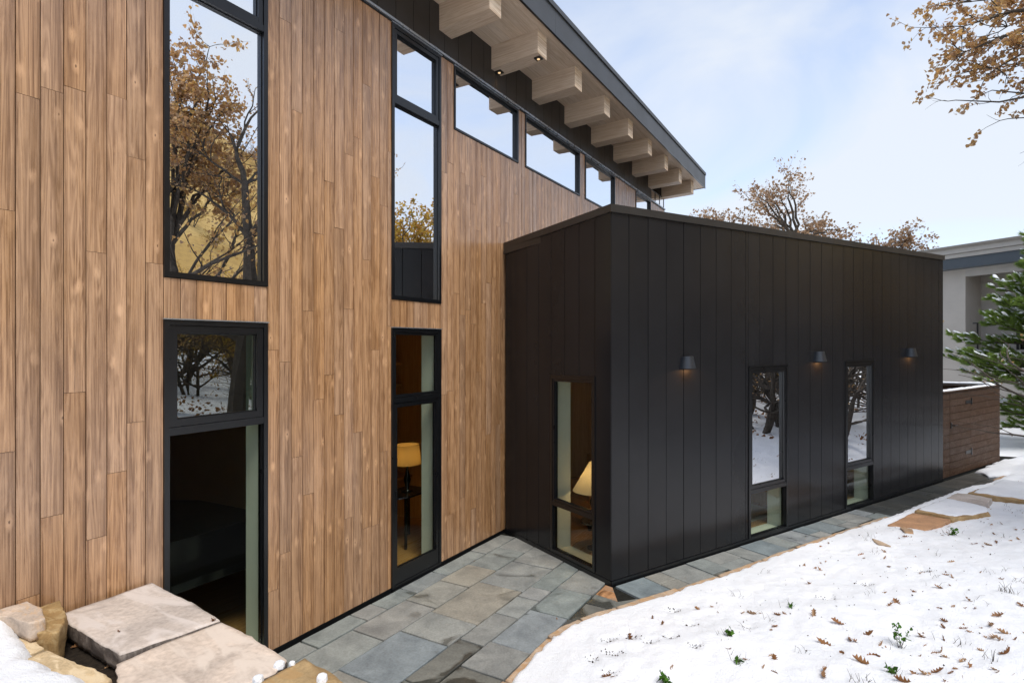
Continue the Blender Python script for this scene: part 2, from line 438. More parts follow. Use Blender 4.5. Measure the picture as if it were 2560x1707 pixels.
M['litter'] = leaf_mat('fallen_oak_leaf', [(0.24, 0.115, 0.05), (0.34, 0.18, 0.085), (0.17, 0.08, 0.04), (0.42, 0.27, 0.15), (0.30, 0.13, 0.05), (0.38, 0.25, 0.16)], 0.2)
M['greenleaf'] = leaf_mat('green_sprig_leaves', [(0.06, 0.16, 0.02), (0.09, 0.20, 0.03), (0.05, 0.11, 0.02)], 0.3)
M['needle'] = leaf_mat('pine_needles', [(0.19, 0.29, 0.07), (0.26, 0.37, 0.085), (0.33, 0.42, 0.085), (0.15, 0.24, 0.09)], 0.55)
M['bark'] = plain_mat('grey_oak_bark', (0.075, 0.062, 0.050), 0.9, 0.2, var=0.35, scale=9, bump=0.8, bscale=30)
M['twig'] = plain_mat('dark_twig', (0.05, 0.036, 0.026), 0.9, 0.2, var=0.3, scale=20)

def hill_mat():
    t = NT('golden_grass_hill')
    v = t.coords(rand=False)
    a = t.noise(v, 0.035, 6, 0.6, 0.5)
    b = t.noise(v, 0.9, 4, 0.6)
    col = t.mix(t.ramp(a, (0.38, 0.0), (0.62, 1.0)), (0.44, 0.28, 0.09), (0.64, 0.44, 0.17))
    col = t.mix(t.ramp(b, (0.45, 0.0), (0.7, 0.7)), col, (0.30, 0.19, 0.07))
    return t.finish(col, 0.95, None, 0.1)
M['hill'] = hill_mat()

# ------------------------------------------------------------------ ground, hill, lawn
def sm(x, a, b):
    t = min(1.0, max(0.0, (x - a) / (b - a))); return t * t * (3 - 2 * t)

def nz(x, y, s, seed=0.0):
    return mnoise.noise(Vector((x * s + seed, y * s - seed * 1.7, seed * 0.37)))

# edge of the paving (kerb line): straight beside the timber wall, then along the annex
KERB = [(2.17, 2.3), (2.17, 3.4), (2.16, 4.2), (2.14, 4.7), (2.19, 5.02), (2.34, 5.34), (2.62, 5.80)]
for a_, o_ in ((0.30, 0.55), (0.8, 0.54), (1.3, 0.57), (1.9, 0.555), (2.3, 0.53), (2.75, 0.53), (3.05, 0.55), (3.5, 0.53), (4.1, 0.53), (4.6, 0.55), (5.5, 0.56), (6.2, 0.51), (7.2, 0.51), (8.1, 0.47), (8.9, 0.58), (10.1, 0.56)):
    p = TR(a_, 0, o_); KERB.append((p[0], p[1]))
KERB += [(7.9, 16.2), (8.8, 19.0), (10.5, 26.0)]
LAWN_W = (0.973, -0.230)            # direction in which the lawn spreads from the kerb
_kd = [0.0]
for p, q in zip(KERB, KERB[1:]): _kd.append(_kd[-1] + math.dist(p, q))
def kerb_at(t):
    for i in range(len(KERB) - 1):
        if t <= _kd[i + 1] or i == len(KERB) - 2:
            f = (t - _kd[i]) / (_kd[i + 1] - _kd[i])
            return (KERB[i][0] + f * (KERB[i + 1][0] - KERB[i][0]), KERB[i][1] + f * (KERB[i + 1][1] - KERB[i][1]))
KLEN = _kd[-1]

PITS = [(2.86, 4.98, .07), (2.70, 4.83, .05), (2.83, 4.62, .08), (3.06, 4.95, .06), (3.2, 5.1, .05), (2.72, 4.45, .04), (3.45, 5.0, .05), (3.8, 5.6, .05), (4.4, 6.6, .07), (3.3, 5.45, .06), (2.95, 4.3, .04), (4.75, 7.2, .06), (5.3, 7.9, .07), (3.05, 5.75, .06)]
def lawn_profile(x, y, s):
    lip = 0.05 * nz(x, y, 5.0, 3.1) + 0.035 * nz(x, y, 14.0, 1.3)
    e = s - 0.02 + lip * 0.8
    h = -0.05 + 0.108 * sm(e, -0.01, 0.075)
    h += 0.075 * max(0.0, s - 0.1) - 0.0045 * max(0.0, s - 1.5) ** 2 * (s < 9) - (0.0045 * 56.25 + 0.0 * s) * (s >= 9)
    k = sm(s, 0.08, 0.5)
    h += k * (0.035 * nz(x, y, 1.1, 0.5) + 0.014 * nz(x, y, 3.3, 5.5) + 0.011 * nz(x, y, 9.0, 2.2) + 0.0065 * nz(x, y, 24.0, 8.0))
    a_ = (x - OX) * DX + (y - OY) * DY; o_ = (x - OX) * DY - (y - OY) * DX
    h -= 0.075 * sm(a_, 4.3, 5.2) * (1 - sm(a_, 9.4, 10.4)) * (1 - sm(o_, 1.5, 2.6)) * sm(s, 0.12, 0.35)
    for px, py, pr in PITS:
        d2 = ((x - px) ** 2 + (y - py) ** 2) / (pr * pr)
        if d2 < 6: h -= 0.035 * math.exp(-d2)
    return h

def lawn_h(x, y):
    """height of the snow at a site point: find s along LAWN_W"""
    best = None
    for i in range(len(KERB) - 1):
        (x0, y0), (x1, y1) = KERB[i], KERB[i + 1]
        ex, ey = x1 - x0, y1 - y0
        det = ex * LAWN_W[1] - ey * LAWN_W[0]
        rx, ry = x - x0, y - y0
        f = (rx * LAWN_W[1] - ry * LAWN_W[0]) / det
        s = (ex * ry - ey * rx) / det
        if -1e-6 <= f <= 1.0 + 1e-6 and (best is None or abs(s) < abs(best)): best = s
    return lawn_profile(x, y, best if best is not None else 2.0)

def build_lawn():
    ss = []; s = -0.04
    while s < 26:
        ss.append(s)
        s += 0.022 if s < 0.35 else (0.034 if s < 3.2 else (0.09 if s < 6 else 0.6))
    ts = []; t = 0.0
    while t < KLEN:
        ts.append(t); t += 0.036 if t < 7.5 else (0.06 if t < 13 else 0.16)
    verts = []
    for t in ts:
        kx, ky = kerb_at(t)
        for s in ss:
            x, y = kx + s * LAWN_W[0], ky + s * LAWN_W[1]
            verts.append((x, y, lawn_profile(x, y, s)))
    n = len(ss)
    faces = [(i * n + j, i * n + j + 1, (i + 1) * n + j + 1, (i + 1) * n + j) for i in range(len(ts) - 1) for j in range(n - 1)]
    obj('snow_lawn', verts, [tuple(reversed(f)) for f in faces], M['snow'], base=(3, 5, 0), smooth=True, kind='structure', label='bright snow covering the lawn beside the paving')
build_lawn()

def ground_z(x, y):
    z = -0.35 + FALL * min(x, 40)
    return z
def build_ground():
    rad = [0, 4, 8, 14, 22, 34, 50, 75, 110, 170, 260, 420, 700, 1100, 1600]
    n = 48; vs = [(5, 8, ground_z(5, 8) )]; fs = []
    for r in rad[1:]:
        for k in range(n):
            a = 2 * math.pi * k / n; x, y = 5 + r * math.cos(a), 8 + r * math.sin(a)
            vs.append((x, y, ground_z(x, y)))
    for k in range(n): fs.append((0, 1 + k, 1 + (k + 1) % n))
    for i in range(len(rad) - 2):
        for k in range(n):
            fs.append((1 + i * n + k, 1 + (i + 1) * n + k, 1 + (i + 1) * n + (k + 1) % n, 1 + i * n + (k + 1) % n))
    obj('ground', vs, fs, M['snow'], raw=True, smooth=True, kind='structure')
build_ground()

def hill_z(x, y):
    z = 92 * sm(x, 40, 215) ** 0.9 * (0.85 + 0.30 * nz(x, y, 0.012, 4.0)) * (1 - 0.42 * sm(y, 80, 190)) + 2.2 * nz(x, y, 0.05, 9.0) * sm(x, 36, 60)
    return z * sm(y, -125, -60) * (1 - sm(y, 190, 262)) + ground_z(x, y) - 0.3
def build_hill():
    nx, ny = 36, 60; vs = []; fs = []
    for i in range(nx):
        for j in range(ny):
            x = 34 + i * 6.0; y = -120 + j * 6.5
            vs.append((x, y, hill_z(x, y)))
    for i in range(nx - 1):
        for j in range(ny - 1):
            fs.append((i * ny + j, (i + 1) * ny + j, (i + 1) * ny + j + 1, i * ny + j + 1))
    obj('hillside', vs, fs, M['hill'], raw=True, smooth=True, kind='structure')
build_hill()

# ------------------------------------------------------------------ paving
patio = MB().prism([(-0.02, 2.1), (2.2, 2.1), (2.2, 4.9), (2.75, 5.85), (7.2, 14.7), (8.6, 17.6), (6.0, 17.6), (1.0, 9.0), (-0.02, 9.0)], -0.35, -0.026)
patio = patio.build('patio', M['grout'], base=(1, 4, 0), kind='structure')

def paver(corners, mat, tilt=0.0):
    n = len(corners)
    cx = sum(c[0] for c in corners) / n; cy = sum(c[1] for c in corners) / n
    zt = rng.uniform(-0.003, 0.004)
    tx, ty = rng.uniform(-.004, .004), rng.uniform(-.004, .004)
    jit = [(x + rng.uniform(-.004, .004), y + rng.uniform(-.004, .004)) for x, y in corners]
    # densify the outline so that the split edges wander a little
    pts = []
    for i in range(n):
        (x0, y0), (x1, y1) = jit[i], jit[(i + 1) % n]
        m = max(1, int(math.dist((x0, y0), (x1, y1)) / 0.11))
        for k in range(m):
            f = k / m; w = 0.0 if k == 0 else rng.uniform(-.004, .004)
            pts.append((x0 + f * (x1 - x0) + w * (y1 - y0), y0 + f * (y1 - y0) - w * (x1 - x0)))
    m = len(pts); vs = []
    for sc, z in ((0.0, -0.05), (0.0, -0.006), (0.005, 0.0)):
        for x, y in pts:
            dx, dy = cx - x, cy - y; l = math.hypot(dx, dy)
            vs.append((x + dx / l * sc, y + dy / l * sc, z + zt + (tx * (x - cx) + ty * (y - cy))))
    fs = [(r * m + i, r * m + (i + 1) % m, (r + 1) * m + (i + 1) % m, (r + 1) * m + i) for r in range(2) for i in range(m)]
    fs.append(tuple(range(2 * m, 3 * m)))
    return obj('paving_stone', vs, fs, mat, patio)

GP = 0.0085
def rect_pavers(T, rows, mat_fn):
    for o0, o1, cuts in rows:
        for a0, a1 in zip(cuts, cuts[1:]):
            g = GP + rng.uniform(0, .002)
            cs = [T(a, 0, o) for a, o in ((a0 + g, o0 + g), (a1 - g, o0 + g), (a1 - g, o1 - g), (a0 + g, o1 - g))]
            cs = [(c[0], c[1]) for c in cs]
            if T is TW: cs = list(reversed(cs))
            ar = sum(cs[i][0] * cs[(i + 1) % 4][1] - cs[(i + 1) % 4][0] * cs[i][1] for i in range(4))
            if ar < 0: cs.reverse()
            paver(cs, mat_fn(a0, o0))
rect_pavers(TW, [
    (0.035, 0.305, (2.15, 2.85, 3.51, 4.13, 4.43, 4.90, 5.48, 6.32, 7.1)),
    (0.305, 0.755, (2.15, 3.02, 3.92, 4.70, 5.31, 5.90, 6.62, 7.1)),
    (0.755, 1.375, (2.15, 2.72, 3.355, 4.14, 4.61, 5.51, 6.27, 6.95)),
    (1.375, 1.667, (2.15, 2.9, 3.53, 4.305, 4.93, 5.39, 5.685, 6.75)),
    (1.667, 2.125, (2.15, 2.75, 3.32, 3.935, 4.415, 5.175, 5.805, 6.40)),
], lambda a, o: M['blue_damp'] if (o > 1.3 and a < 3.6) else M['blue'])
for cs, m in (([(2.14, 5.86), (2.42, 5.80), (2.235, 6.12), (2.14, 6.14)], M['rust']), ([(2.14, 5.60), (2.40, 5.60), (2.70, 5.93), (2.60, 5.97), (2.43, 5.785), (2.14, 5.845)], M['blue_damp']),
              ([(2.14, 5.19), (2.26, 5.19), (2.52, 5.58), (2.14, 5.58)], M['blue_damp']),
              ([(2.14, 4.72), (2.20, 4.72), (2.28, 5.17), (2.14, 5.17)], M['blue_wet'])):
    paver(cs, m)
CELLS = [(0.03, 0.49, 0.03, 0.56), (0.49, 0.775, 0.03, 0.30), (0.49, 0.775, 0.30, 0.56), (0.775, 1.225, 0.03, 0.56), (1.225, 1.55, 0.03, 0.455), (1.225, 1.51, 0.455, 0.57),
         (1.55, 2.0, 0.03, 0.305), (1.51, 1.975, 0.305, 0.57), (2.0, 2.305, 0.03, 0.55), (2.305, 2.77, 0.03, 0.54), (2.77, 3.08, 0.03, 0.45), (2.77, 3.06, 0.45, 0.56),
         (3.08, 3.53, 0.03, 0.56), (3.53, 3.83, 0.03, 0.30), (3.53, 3.82, 0.30, 0.54), (3.83, 4.265, 0.03, 0.45), (3.83, 4.28, 0.45, 0.54), (4.265, 4.6, 0.03, 0.29),
         (4.28, 4.6, 0.29, 0.55), (4.6, 5.05, 0.03, 0.45), (4.6, 5.05, 0.45, 0.56), (5.05, 5.36, 0.03, 0.32), (5.05, 5.42, 0.32, 0.57)]
for a0, a1, o0, o1 in CELLS:
    g = GP
    cs = [TR(a, 0, o)[:2] for a, o in ((a0 + g, o0 + g), (a1 - g, o0 + g), (a1 - g, o1 - g), (a0 + g, o1 - g))]
    cs.reverse()
    paver(cs, M['blue_damp'] if o0 > 0.4 else M['blue'])
a = 5.36
while a < 11.6:
    w = rng.choice((0.31, 0.46, 0.62)); k = rng.choice((0.3, 0.45))
    for o0, o1 in ((0.03, k), (k, 0.60)):
        cs = [TR(x, 0, o)[:2] for x, o in ((a + GP, o0 + GP), (a + w - GP, o0 + GP), (a + w - GP, o1 - GP), (a + GP, o1 - GP))]
        cs.reverse(); paver(cs, M['blue_wet'])
    a += w

# ------------------------------------------------------------------ rough stones
def rock(name, poly, zb, zt, mat, parent=None, rough=0.012, top_amp=0.006, seed=0, bulge=0.0, slope=(0, 0), side=None, **tags):
    rg = random.Random(seed + 11)
    pts = []
    n = len(poly)
    for i in range(n):
        p, q = poly[i], poly[(i + 1) % n]
        m = max(2, int(math.dist(p, q) / 0.035))
        for k in range(m):
            f = k / m; pts.append((p[0] + f * (q[0] - p[0]), p[1] + f * (q[1] - p[1])))
    ar = sum(pts[i][0] * pts[(i + 1) % len(pts)][1] - pts[(i + 1) % len(pts)][0] * pts[i][1] for i in range(len(pts)))
    if ar < 0: pts.reverse()
    cx = sum(p[0] for p in pts) / len(pts); cy = sum(p[1] for p in pts) / len(pts); m = len(pts)
    rings = [(1.0 - bulge, zb, 1), (1.0, zb + 0.2 * (zt - zb), 1.2), (1.005, zb + 0.4 * (zt - zb), 1.0), (1.0, zb + 0.6 * (zt - zb), 1.3), (0.998, zb + 0.8 * (zt - zb), 1.0), (0.99, zt - 0.009, 0.8), (0.985, zt, 0.6), (0.92, zt, 0.2), (0.75, zt, 0), (0.5, zt, 0), (0.25, zt, 0)]
    vs = []
    for ri, (sc, z, am) in enumerate(rings):
        for i, (x, y) in enumerate(pts):
            w = am * rough * (mnoise.noise(Vector((x * 9 + seed, y * 9, z * 16))) + 0.6 * mnoise.noise(Vector((x * 26, y * 26 + seed, z * 30))))
            dx, dy = x - cx, y - cy; l = math.hypot(dx, dy) or 1
            px, py = cx + dx * sc + dx / l * w, cy + dy * sc + dy / l * w
            pz = z + (top_amp * (mnoise.noise(Vector((px * 5 + seed, py * 5, 1.0))) + 0.5 * mnoise.noise(Vector((px * 17, py * 17 + seed, 4.0)))) if ri >= 5 else am * rough * 0.5 * mnoise.noise(Vector((x * 12, y * 12, seed))))
            pz += slope[0] * (px - cx) + slope[1] * (py - cy) if ri > 0 else 0
            vs.append((px, py, pz))
    vs.append((cx, cy, zt))
    fs = [(r * m + i, r * m + (i + 1) % m, (r + 1) * m + (i + 1) % m, (r + 1) * m + i) for r in range(len(rings) - 1) for i in range(m)]
    k = (len(rings) - 1) * m
    fs += [(k + i, k + (i + 1) % m, len(vs) - 1) for i in range(m)]
    fs.append(tuple(reversed(range(m))))
    o = obj(name, vs, fs, mat, parent, base=None if parent else (cx, cy, zb), smooth=True, **tags)
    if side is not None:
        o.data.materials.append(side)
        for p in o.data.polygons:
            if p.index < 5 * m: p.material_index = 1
    return o

def densify_blob(poly, n=40):
    out = []
    L = [math.dist(poly[i], poly[(i + 1) % len(poly)]) for i in range(len(poly))]; tot = sum(L)
    for k in range(n):
        t = tot * k / n
        for i in range(len(poly)):
            if t <= L[i]:
                f = t / L[i]; p, q = poly[i], poly[(i + 1) % len(poly)]
                out.append((p[0] + f * (q[0] - p[0]), p[1] + f * (q[1] - p[1]))); break
            t -= L[i]
    for _ in range(2):
        out = [((out[i - 1][0] + 2 * out[i][0] + out[(i + 1) % n][0]) / 4, (out[i - 1][1] + 2 * out[i][1] + out[(i + 1) % n][1]) / 4) for i in range(n)]
    return out

def snow_blob(name, poly, z, h, seed=0, parent=None, rag=0.0, **tags):
    pts = densify_blob(poly, 44)
    ar = sum(pts[i][0] * pts[(i + 1) % len(pts)][1] - pts[(i + 1) % len(pts)][0] * pts[i][1] for i in range(len(pts)))
    if ar < 0: pts.reverse()
    m = len(pts); cx = sum(p[0] for p in pts) / m; cy = sum(p[1] for p in pts) / m
    size = max(0.05, min(max(p[0] for p in pts) - min(p[0] for p in pts), max(p[1] for p in pts) - min(p[1] for p in pts)))
    prof = [(1.0, -0.02), (1.02, 0.25), (0.985, 0.62), (0.94, 0.86), (0.86, 1.0), (0.66, 1.1), (0.42, 1.15), (0.2, 1.17)]
    vs = []
    for sc, fz in prof:
        for x, y in pts:
            w = 1 + rag * mnoise.noise(Vector((x * 5 + seed, y * 5, 0.3 * fz))) + 0.07 * mnoise.noise(Vector((x * 11 + seed, y * 11, fz))) + 0.05 * mnoise.noise(Vector((x * 31, y * 31 + seed, fz * 2)))
            px, py = cx + (x - cx) * sc * w, cy + (y - cy) * sc * w
            vs.append((px, py, z + h * fz * (1 + 0.3 * mnoise.noise(Vector((px * 6, py * 6, seed)))) + (0.15 * h * mnoise.noise(Vector((px * 24, py * 24, seed))) if fz > .5 else 0)))
    vs.append((cx, cy, z + h * 1.18))
    fs = [(r * m + i, r * m + (i + 1) % m, (r + 1) * m + (i + 1) % m, (r + 1) * m + i) for r in range(len(prof) - 1) for i in range(m)]
    k = (len(prof) - 1) * m
    fs += [(k + i, k + (i + 1) % m, len(vs) - 1) for i in range(m)]
    return obj(name, vs, fs, M['snow'], parent, base=None if parent else (cx, cy, z), smooth=True, kind='stuff', **tags)

edging = empty('stone_edging', (2.2, 5.0, 0), 'low curving sandstone edging between the grey paving and the snowy lawn', 'edging')
t = 0.35; i = 0
while t < _kd[22]:
    L = rng.uniform(0.45, 0.95); p, q = kerb_at(t + 0.008), kerb_at(min(KLEN, t + L - 0.008))
    mid = kerb_at(t + L / 2); w = rng.uniform(0.13, 0.17)
    nx, ny = (q[1] - p[1]), -(q[0] - p[0]); l = math.hypot(nx, ny); nx /= l; ny /= l
    oo = rng.uniform(-0.012, 0.012)
    poly = [(a[0] + nx * (b + oo), a[1] + ny * (b + oo)) for a, b in ((p, -0.005), (mid, -0.012), (q, -0.004), (q, w), (mid, w), (p, w))]
    if not (5.1 < mid[0] < 7.1 and mid[1] > 10.0): rock('edging_stone', poly, -0.05, rng.uniform(0.018, 0.036), M['sand'], edging, rough=0.010, seed=i * 3)
    t += L; i += 1

rock('sandstone_slab', [(5.04, 9.92), (5.17, 10.22), (5.40, 10.80), (5.86, 10.62), (5.47, 9.82)], -0.08, 0.075, M['sand_orange'], seed=2, rough=0.02, label='bare orange sandstone slab lying between the snow and the wet path', cat='stone slab')
rock('sandstone_slab', [(5.43, 10.86), (5.84, 11.70), (5.93, 11.90), (6.38, 11.58), (6.40, 11.14), (5.88, 10.62)], -0.08, 0.10, M['sand_gold'], seed=5, rough=0.03, label='thick golden slab with a sheet of snow on top beside the orange slab', cat='stone slab')
snow_blob('snow_sheet', [(5.46, 10.92), (5.80, 11.64), (5.96, 11.92), (6.42, 11.60), (6.40, 11.20), (6.12, 10.92), (5.90, 10.73)], 0.090, 0.022, 4, rag=0.10, label='thin snow lying on the golden slab', cat='snow')
rock('sandstone_slab', [(5.95, 11.96), (6.15, 12.43), (6.30, 12.44), (6.59, 12.24), (6.40, 11.62)], -0.08, 0.10, M['sand_pale'], seed=8, rough=0.025, label='bare pale tan slab with a broken corner between two snowy slabs', cat='stone slab')
rock('sandstone_slab', [(6.30, 12.50), (6.49, 12.91), (6.64, 13.09), (7.07, 13.98), (7.55, 13.75), (7.25, 12.2), (6.64, 12.40)], -0.08, 0.10, M['sand_gold'], seed=12, rough=0.03, label='farthest golden slab under snow where the path meets the fence', cat='stone slab')
snow_blob('snow_sheet', [(6.36, 12.56), (6.60, 13.02), (7.05, 13.98), (7.56, 13.78), (7.26, 12.30), (6.70, 12.50)], 0.092, 0.026, 7, rag=0.10, label='snow lying on the farthest slab by the fence', cat='snow')
rock('flat_stone', [(5.18, 9.64), (5.32, 9.62), (5.32, 9.44), (5.22, 9.42)], 0.1, lawn_h(5.25, 9.53) + 0.022, M['sand'], seed=15, label='small tan stone poking through the snow near the orange slab', cat='stone')
rock('flat_stone', [(4.83, 8.96), (4.94, 8.87), (5.03, 8.73), (4.90, 8.74)], 0.1, lawn_h(4.93, 8.83) + 0.02, M['sand'], seed=17, label='small sharp tan stone poking through the snow by the edging', cat='stone')
snow_blob('snow_heap', [(6.75, 14.95), (7.1, 14.6), (7.9, 15.2), (8.6, 16.8), (8.3, 18.0), (7.55, 16.75), (7.15, 15.9)], -0.03, 0.10, 9, rag=0.3, label='lumpy snow heaped at the foot of the brown fence', cat='snow')

# stones of the raised landing, lower left
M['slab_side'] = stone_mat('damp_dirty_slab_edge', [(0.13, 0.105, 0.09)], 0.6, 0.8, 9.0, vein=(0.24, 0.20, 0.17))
M['sand_straw'] = stone_mat('straw_yellow_sandstone', [(0.62, 0.47, 0.28)], 0.8, 0.8, 5.0, vein=(0.68, 0.54, 0.35))
M['sand_rose'] = stone_mat('rosy_sandstone', [(0.58, 0.47, 0.38)], 0.8, 0.7, 5.0, vein=(0.56, 0.38, 0.23))
M['sand_umber'] = stone_mat('umber_sandstone', [(0.36, 0.235, 0.10)], 0.75, 0.9, 6.0, vein=(0.48, 0.35, 0.18), stripes=True)
rock('landing_slab', [(0.03, 2.165), (0.35, 2.14), (0.75, 2.12), (1.125, 2.07), (1.08, 1.8), (1.01, 1.535), (0.6, 1.535), (0.05, 1.555)], 0.955, 1.062, M['sand_pale'], seed=21, rough=0.014, top_amp=0.0035, side=M['slab_side'], label='big pale buff flagstone slab set against the timber wall', cat='stone slab')
rock('landing_slab', [(1.145, 2.065), (1.5, 2.05), (1.93, 1.99), (1.985, 1.88), (1.90, 1.45), (1.55, 1.30), (1.10, 1.475), (1.10, 1.78)], 0.945, 1.058, M['sand_pink'], seed=24, rough=0.016, top_amp=0.0035, side=M['slab_side'], label='big pinkish buff flagstone slab, second from the timber wall', cat='stone slab')
rock('step_stone', [(1.99, 2.06), (2.08, 2.05), (2.30, 2.02), (2.62, 1.93), (2.75, 1.55), (2.2, 1.30), (1.93, 1.45), (2.0, 1.86)], 0.84, 1.055, M['sand_gold'], seed=28, rough=0.022, top_amp=0.008, label='golden sandstone block with snow lumps right of the two buff slabs', cat='stone block')
rock('corner_stone', [(0.03, 1.58), (0.19, 1.555), (0.44, 1.47), (0.56, 1.39), (0.46, 1.32), (0.20, 1.30), (0.03, 1.30)], 0.88, 1.15, M['sand_umber'], seed=31, rough=0.03, bulge=0.06, label='chunky umber stone between the timber wall and the soil bed', cat='stone block')
rock('corner_stone', [(0.02, 1.41), (0.26, 1.405), (0.46, 1.36), (0.46, 1.29), (0.22, 1.27), (0.02, 1.16)], 1.11, 1.215, M['sand_rose'], seed=33, rough=0.02, top_amp=0.010, label='flat rosy stone lying on the chunky umber corner stone', cat='stone')
rock('border_stone', [(0.20, 1.35), (0.42, 1.318), (0.615, 1.31), (0.61, 1.19), (0.36, 1.17), (0.18, 1.24)], 0.85, 1.095, M['sand_straw'], seed=36, rough=0.03, bulge=0.05, label='rough straw coloured border stone at the edge of the left snowbank', cat='stone')
rock('border_stone', [(0.63, 1.312), (0.90, 1.335), (1.12, 1.372), (1.32, 1.37), (1.42, 1.28), (1.30, 1.16), (1.0, 1.12), (0.66, 1.17)], 0.85, 1.09, M['sand_straw'], seed=39, rough=0.03, bulge=0.05, label='long straw coloured border stone in front of the pinkish slab', cat='stone')
bed = MB().prism([(0.03, 1.62), (0.03, 1.0), (2.0, 1.0), (2.0, 1.62)], 0.5, 0.93)
bed.build('soil_bed', M['soil'], base=(0.6, 1.4, 0.5), kind='structure')
# dry-stone retaining wall below the slabs
ret = empty('retaining_wall', (1.2, 2.0, 0), 'rough sandstone retaining wall under the buff landing slabs', 'wall')
for row in range(5):
    x = 0.02 + (0.2 if row % 2 else 0.0)
    while x < 2.6:
        w = rng.uniform(0.3, 0.55)
        rock('wall_stone', [(x, 2.06), (x + w - .015, 2.05), (x + w - .015, 1.66), (x, 1.66)], -0.08 + row * 0.2, 0.115 + row * 0.2 if row < 4 else 0.93, M['sand'], ret, rough=0.014, seed=row * 31 + int(x * 10))
        x += w

def build_bank():
    """snow on the raised terrace, lower left and round the camera"""
    nx, ny = 110, 70; vs = []; fs = []
    edge = [(-0.5, 1.33), (0.02, 1.315), (0.22, 1.305), (0.45, 1.285), (0.60, 1.265), (0.70, 1.215), (0.84, 1.25), (1.04, 1.26), (1.18, 1.30), (1.29, 1.29), (1.38, 1.22), (1.46, 1.06), (1.9, 1.1), (2.6, 1.4), (3.4, 2.0), (4.3, 2.4), (6.5, 2.6), (9.0, 2.6)]
    def ey(x):
        for (x0, y0), (x1, y1) in zip(edge, edge[1:]):
            if x <= x1: return y0 + (x - x0) / (x1 - x0) * (y1 - y0)
        return edge[-1][1]
    xs = [0.02 + 1.9 * i / 79 for i in range(80)] + [1.92 + 7.0 * i / 29 for i in range(1, 30)]
    ss = [0, .012, .025, .04, .06, .085, .12, .16, .21, .28, .36, .46, .6, .8, 1.1, 1.6, 2.4, 3.6, 5.5]
    for x in xs:
        for s in ss:
            y = ey(x) + 0.010 * nz(x, s, 16, 2.0) + 0.006 * nz(x, s, 40, 6.0) - s
            base = 1.125 + 0.06 * (1 - sm(x, 0.05, 0.35)) - 0.9 * sm(x, 1.9, 3.2) * (1 - sm(s, 0, 2.2)) - 0.15 * sm(x, 1.5, 1.9) * (1 - sm(s, 0, .5))
            h = base - 0.06 + 0.085 * sm(s, -0.01, 0.09) ** 0.7 + 0.03 * sm(s, 0.1, 0.6) + 0.012 * nz(x, y, 7, 3.0) + 0.02 * nz(x, y, 2.2, 1.0) * sm(s, 0.05, .4)
            vs.append((x, y, h))
    n = len(ss)
    fs = [(i * n + j, i * n + j + 1, (i + 1) * n + j + 1, (i + 1) * n + j) for i in range(len(xs) - 1) for j in range(n - 1)]
    obj('snowbank', vs, fs, M['snow'], base=(1, 0, 1), smooth=True, kind='structure', label='snowbank on the raised terrace beside the buff slabs')
build_bank()
for nm, c, r, h, lab in (('snow_lump', (1.965, 1.785), 0.033, 0.030, 'round snow lump in the joint beside the pinkish slab'), ('snow_lump', (1.945, 1.925), 0.036, 0.028, 'double snow lump on the near corner of the golden block'), ('snow_lump', (2.265, 1.955), 0.034, 0.032, 'round snow lump on the far edge of the golden block'), ('snow_lump', (1.99, 1.975), 0.02, 0.02, 'tiny snow lump on the tip of the golden block')):
    snow_blob(nm, [(c[0] + r * math.cos(k), c[1] + r * 0.85 * math.sin(k)) for k in (0, 1, 2.1, 3.1, 4.2, 5.3)], 1.05, h, c[0] * 9, label=lab, cat='snow lump')

# ------------------------------------------------------------------ timber house
house = empty('timber_house', (0, 7, 0), 'tall house wing clad in brown vertical cedar boards with black framed windows', 'house')
Y0, Y1, ZT = 0.6, 15.65, 6.71
PW = 0.1300
# window openings: a0, a1, z0, z1
OPEN = {'A': (2.264, 3.174, 3.44, 6.70), 'B': (2.264, 3.174, 0.02, 3.10), 'C': (4.795, 5.705, 3.44, 6.70), 'D': (4.795, 5.705, 0.0, 3.10),
        'K1': (5.985, 7.665, 5.835, 6.695), 'K2': (7.886, 10.003, 5.835, 6.695), 'K3': (10.26, 11.87, 5.835, 6.695), 'K4': (13.26, 14.42, 5.6, 6.695)}

def wall_mesh(T, a0, a1, z0, z1, o0, o1, holes):
    """a wall slab with openings, cut into a grid of boxes"""
    aa = sorted({a0, a1} | {h[0] for h in holes} | {h[1] for h in holes}); zz = sorted({z0, z1} | {h[2] for h in holes} | {h[3] for h in holes})
    aa = [x for x in aa if a0 <= x <= a1]; zz = [x for x in zz if z0 <= x <= z1]
    nA, nZ = len(aa) - 1, len(zz) - 1
    solid = [[not any(h[0] <= (aa[i] + aa[i + 1]) / 2 <= h[1] and h[2] <= (zz[j] + zz[j + 1]) / 2 <= h[3] for h in holes) for j in range(nZ)] for i in range(nA)]
    m = MB(); idx = {}
    def V(i, j, k):
        if (i, j, k) not in idx:
            idx[(i, j, k)] = len(m.v); m.v.append(T(aa[i], zz[j], (o0, o1)[k]))
        return idx[(i, j, k)]
    for i in range(nA):
        for j in range(nZ):
            if not solid[i][j]: continue
            m.f.append((V(i, j, 1), V(i + 1, j, 1), V(i + 1, j + 1, 1), V(i, j + 1, 1)))
            m.f.append((V(i, j, 0), V(i, j + 1, 0), V(i + 1, j + 1, 0), V(i + 1, j, 0)))
            for di, dj, e in ((-1, 0, ((i, j), (i, j + 1))), (1, 0, ((i + 1, j + 1), (i + 1, j))), (0, -1, ((i + 1, j), (i, j))), (0, 1, ((i, j + 1), (i + 1, j + 1)))):
                ii, jj = i + di, j + dj
                if 0 <= ii < nA and 0 <= jj < nZ and solid[ii][jj]: continue
                (p, q), (r_, s_) = e
                m.f.append((V(p, q, 0), V(r_, s_, 0), V(r_, s_, 1), V(p, q, 1)))
    return m

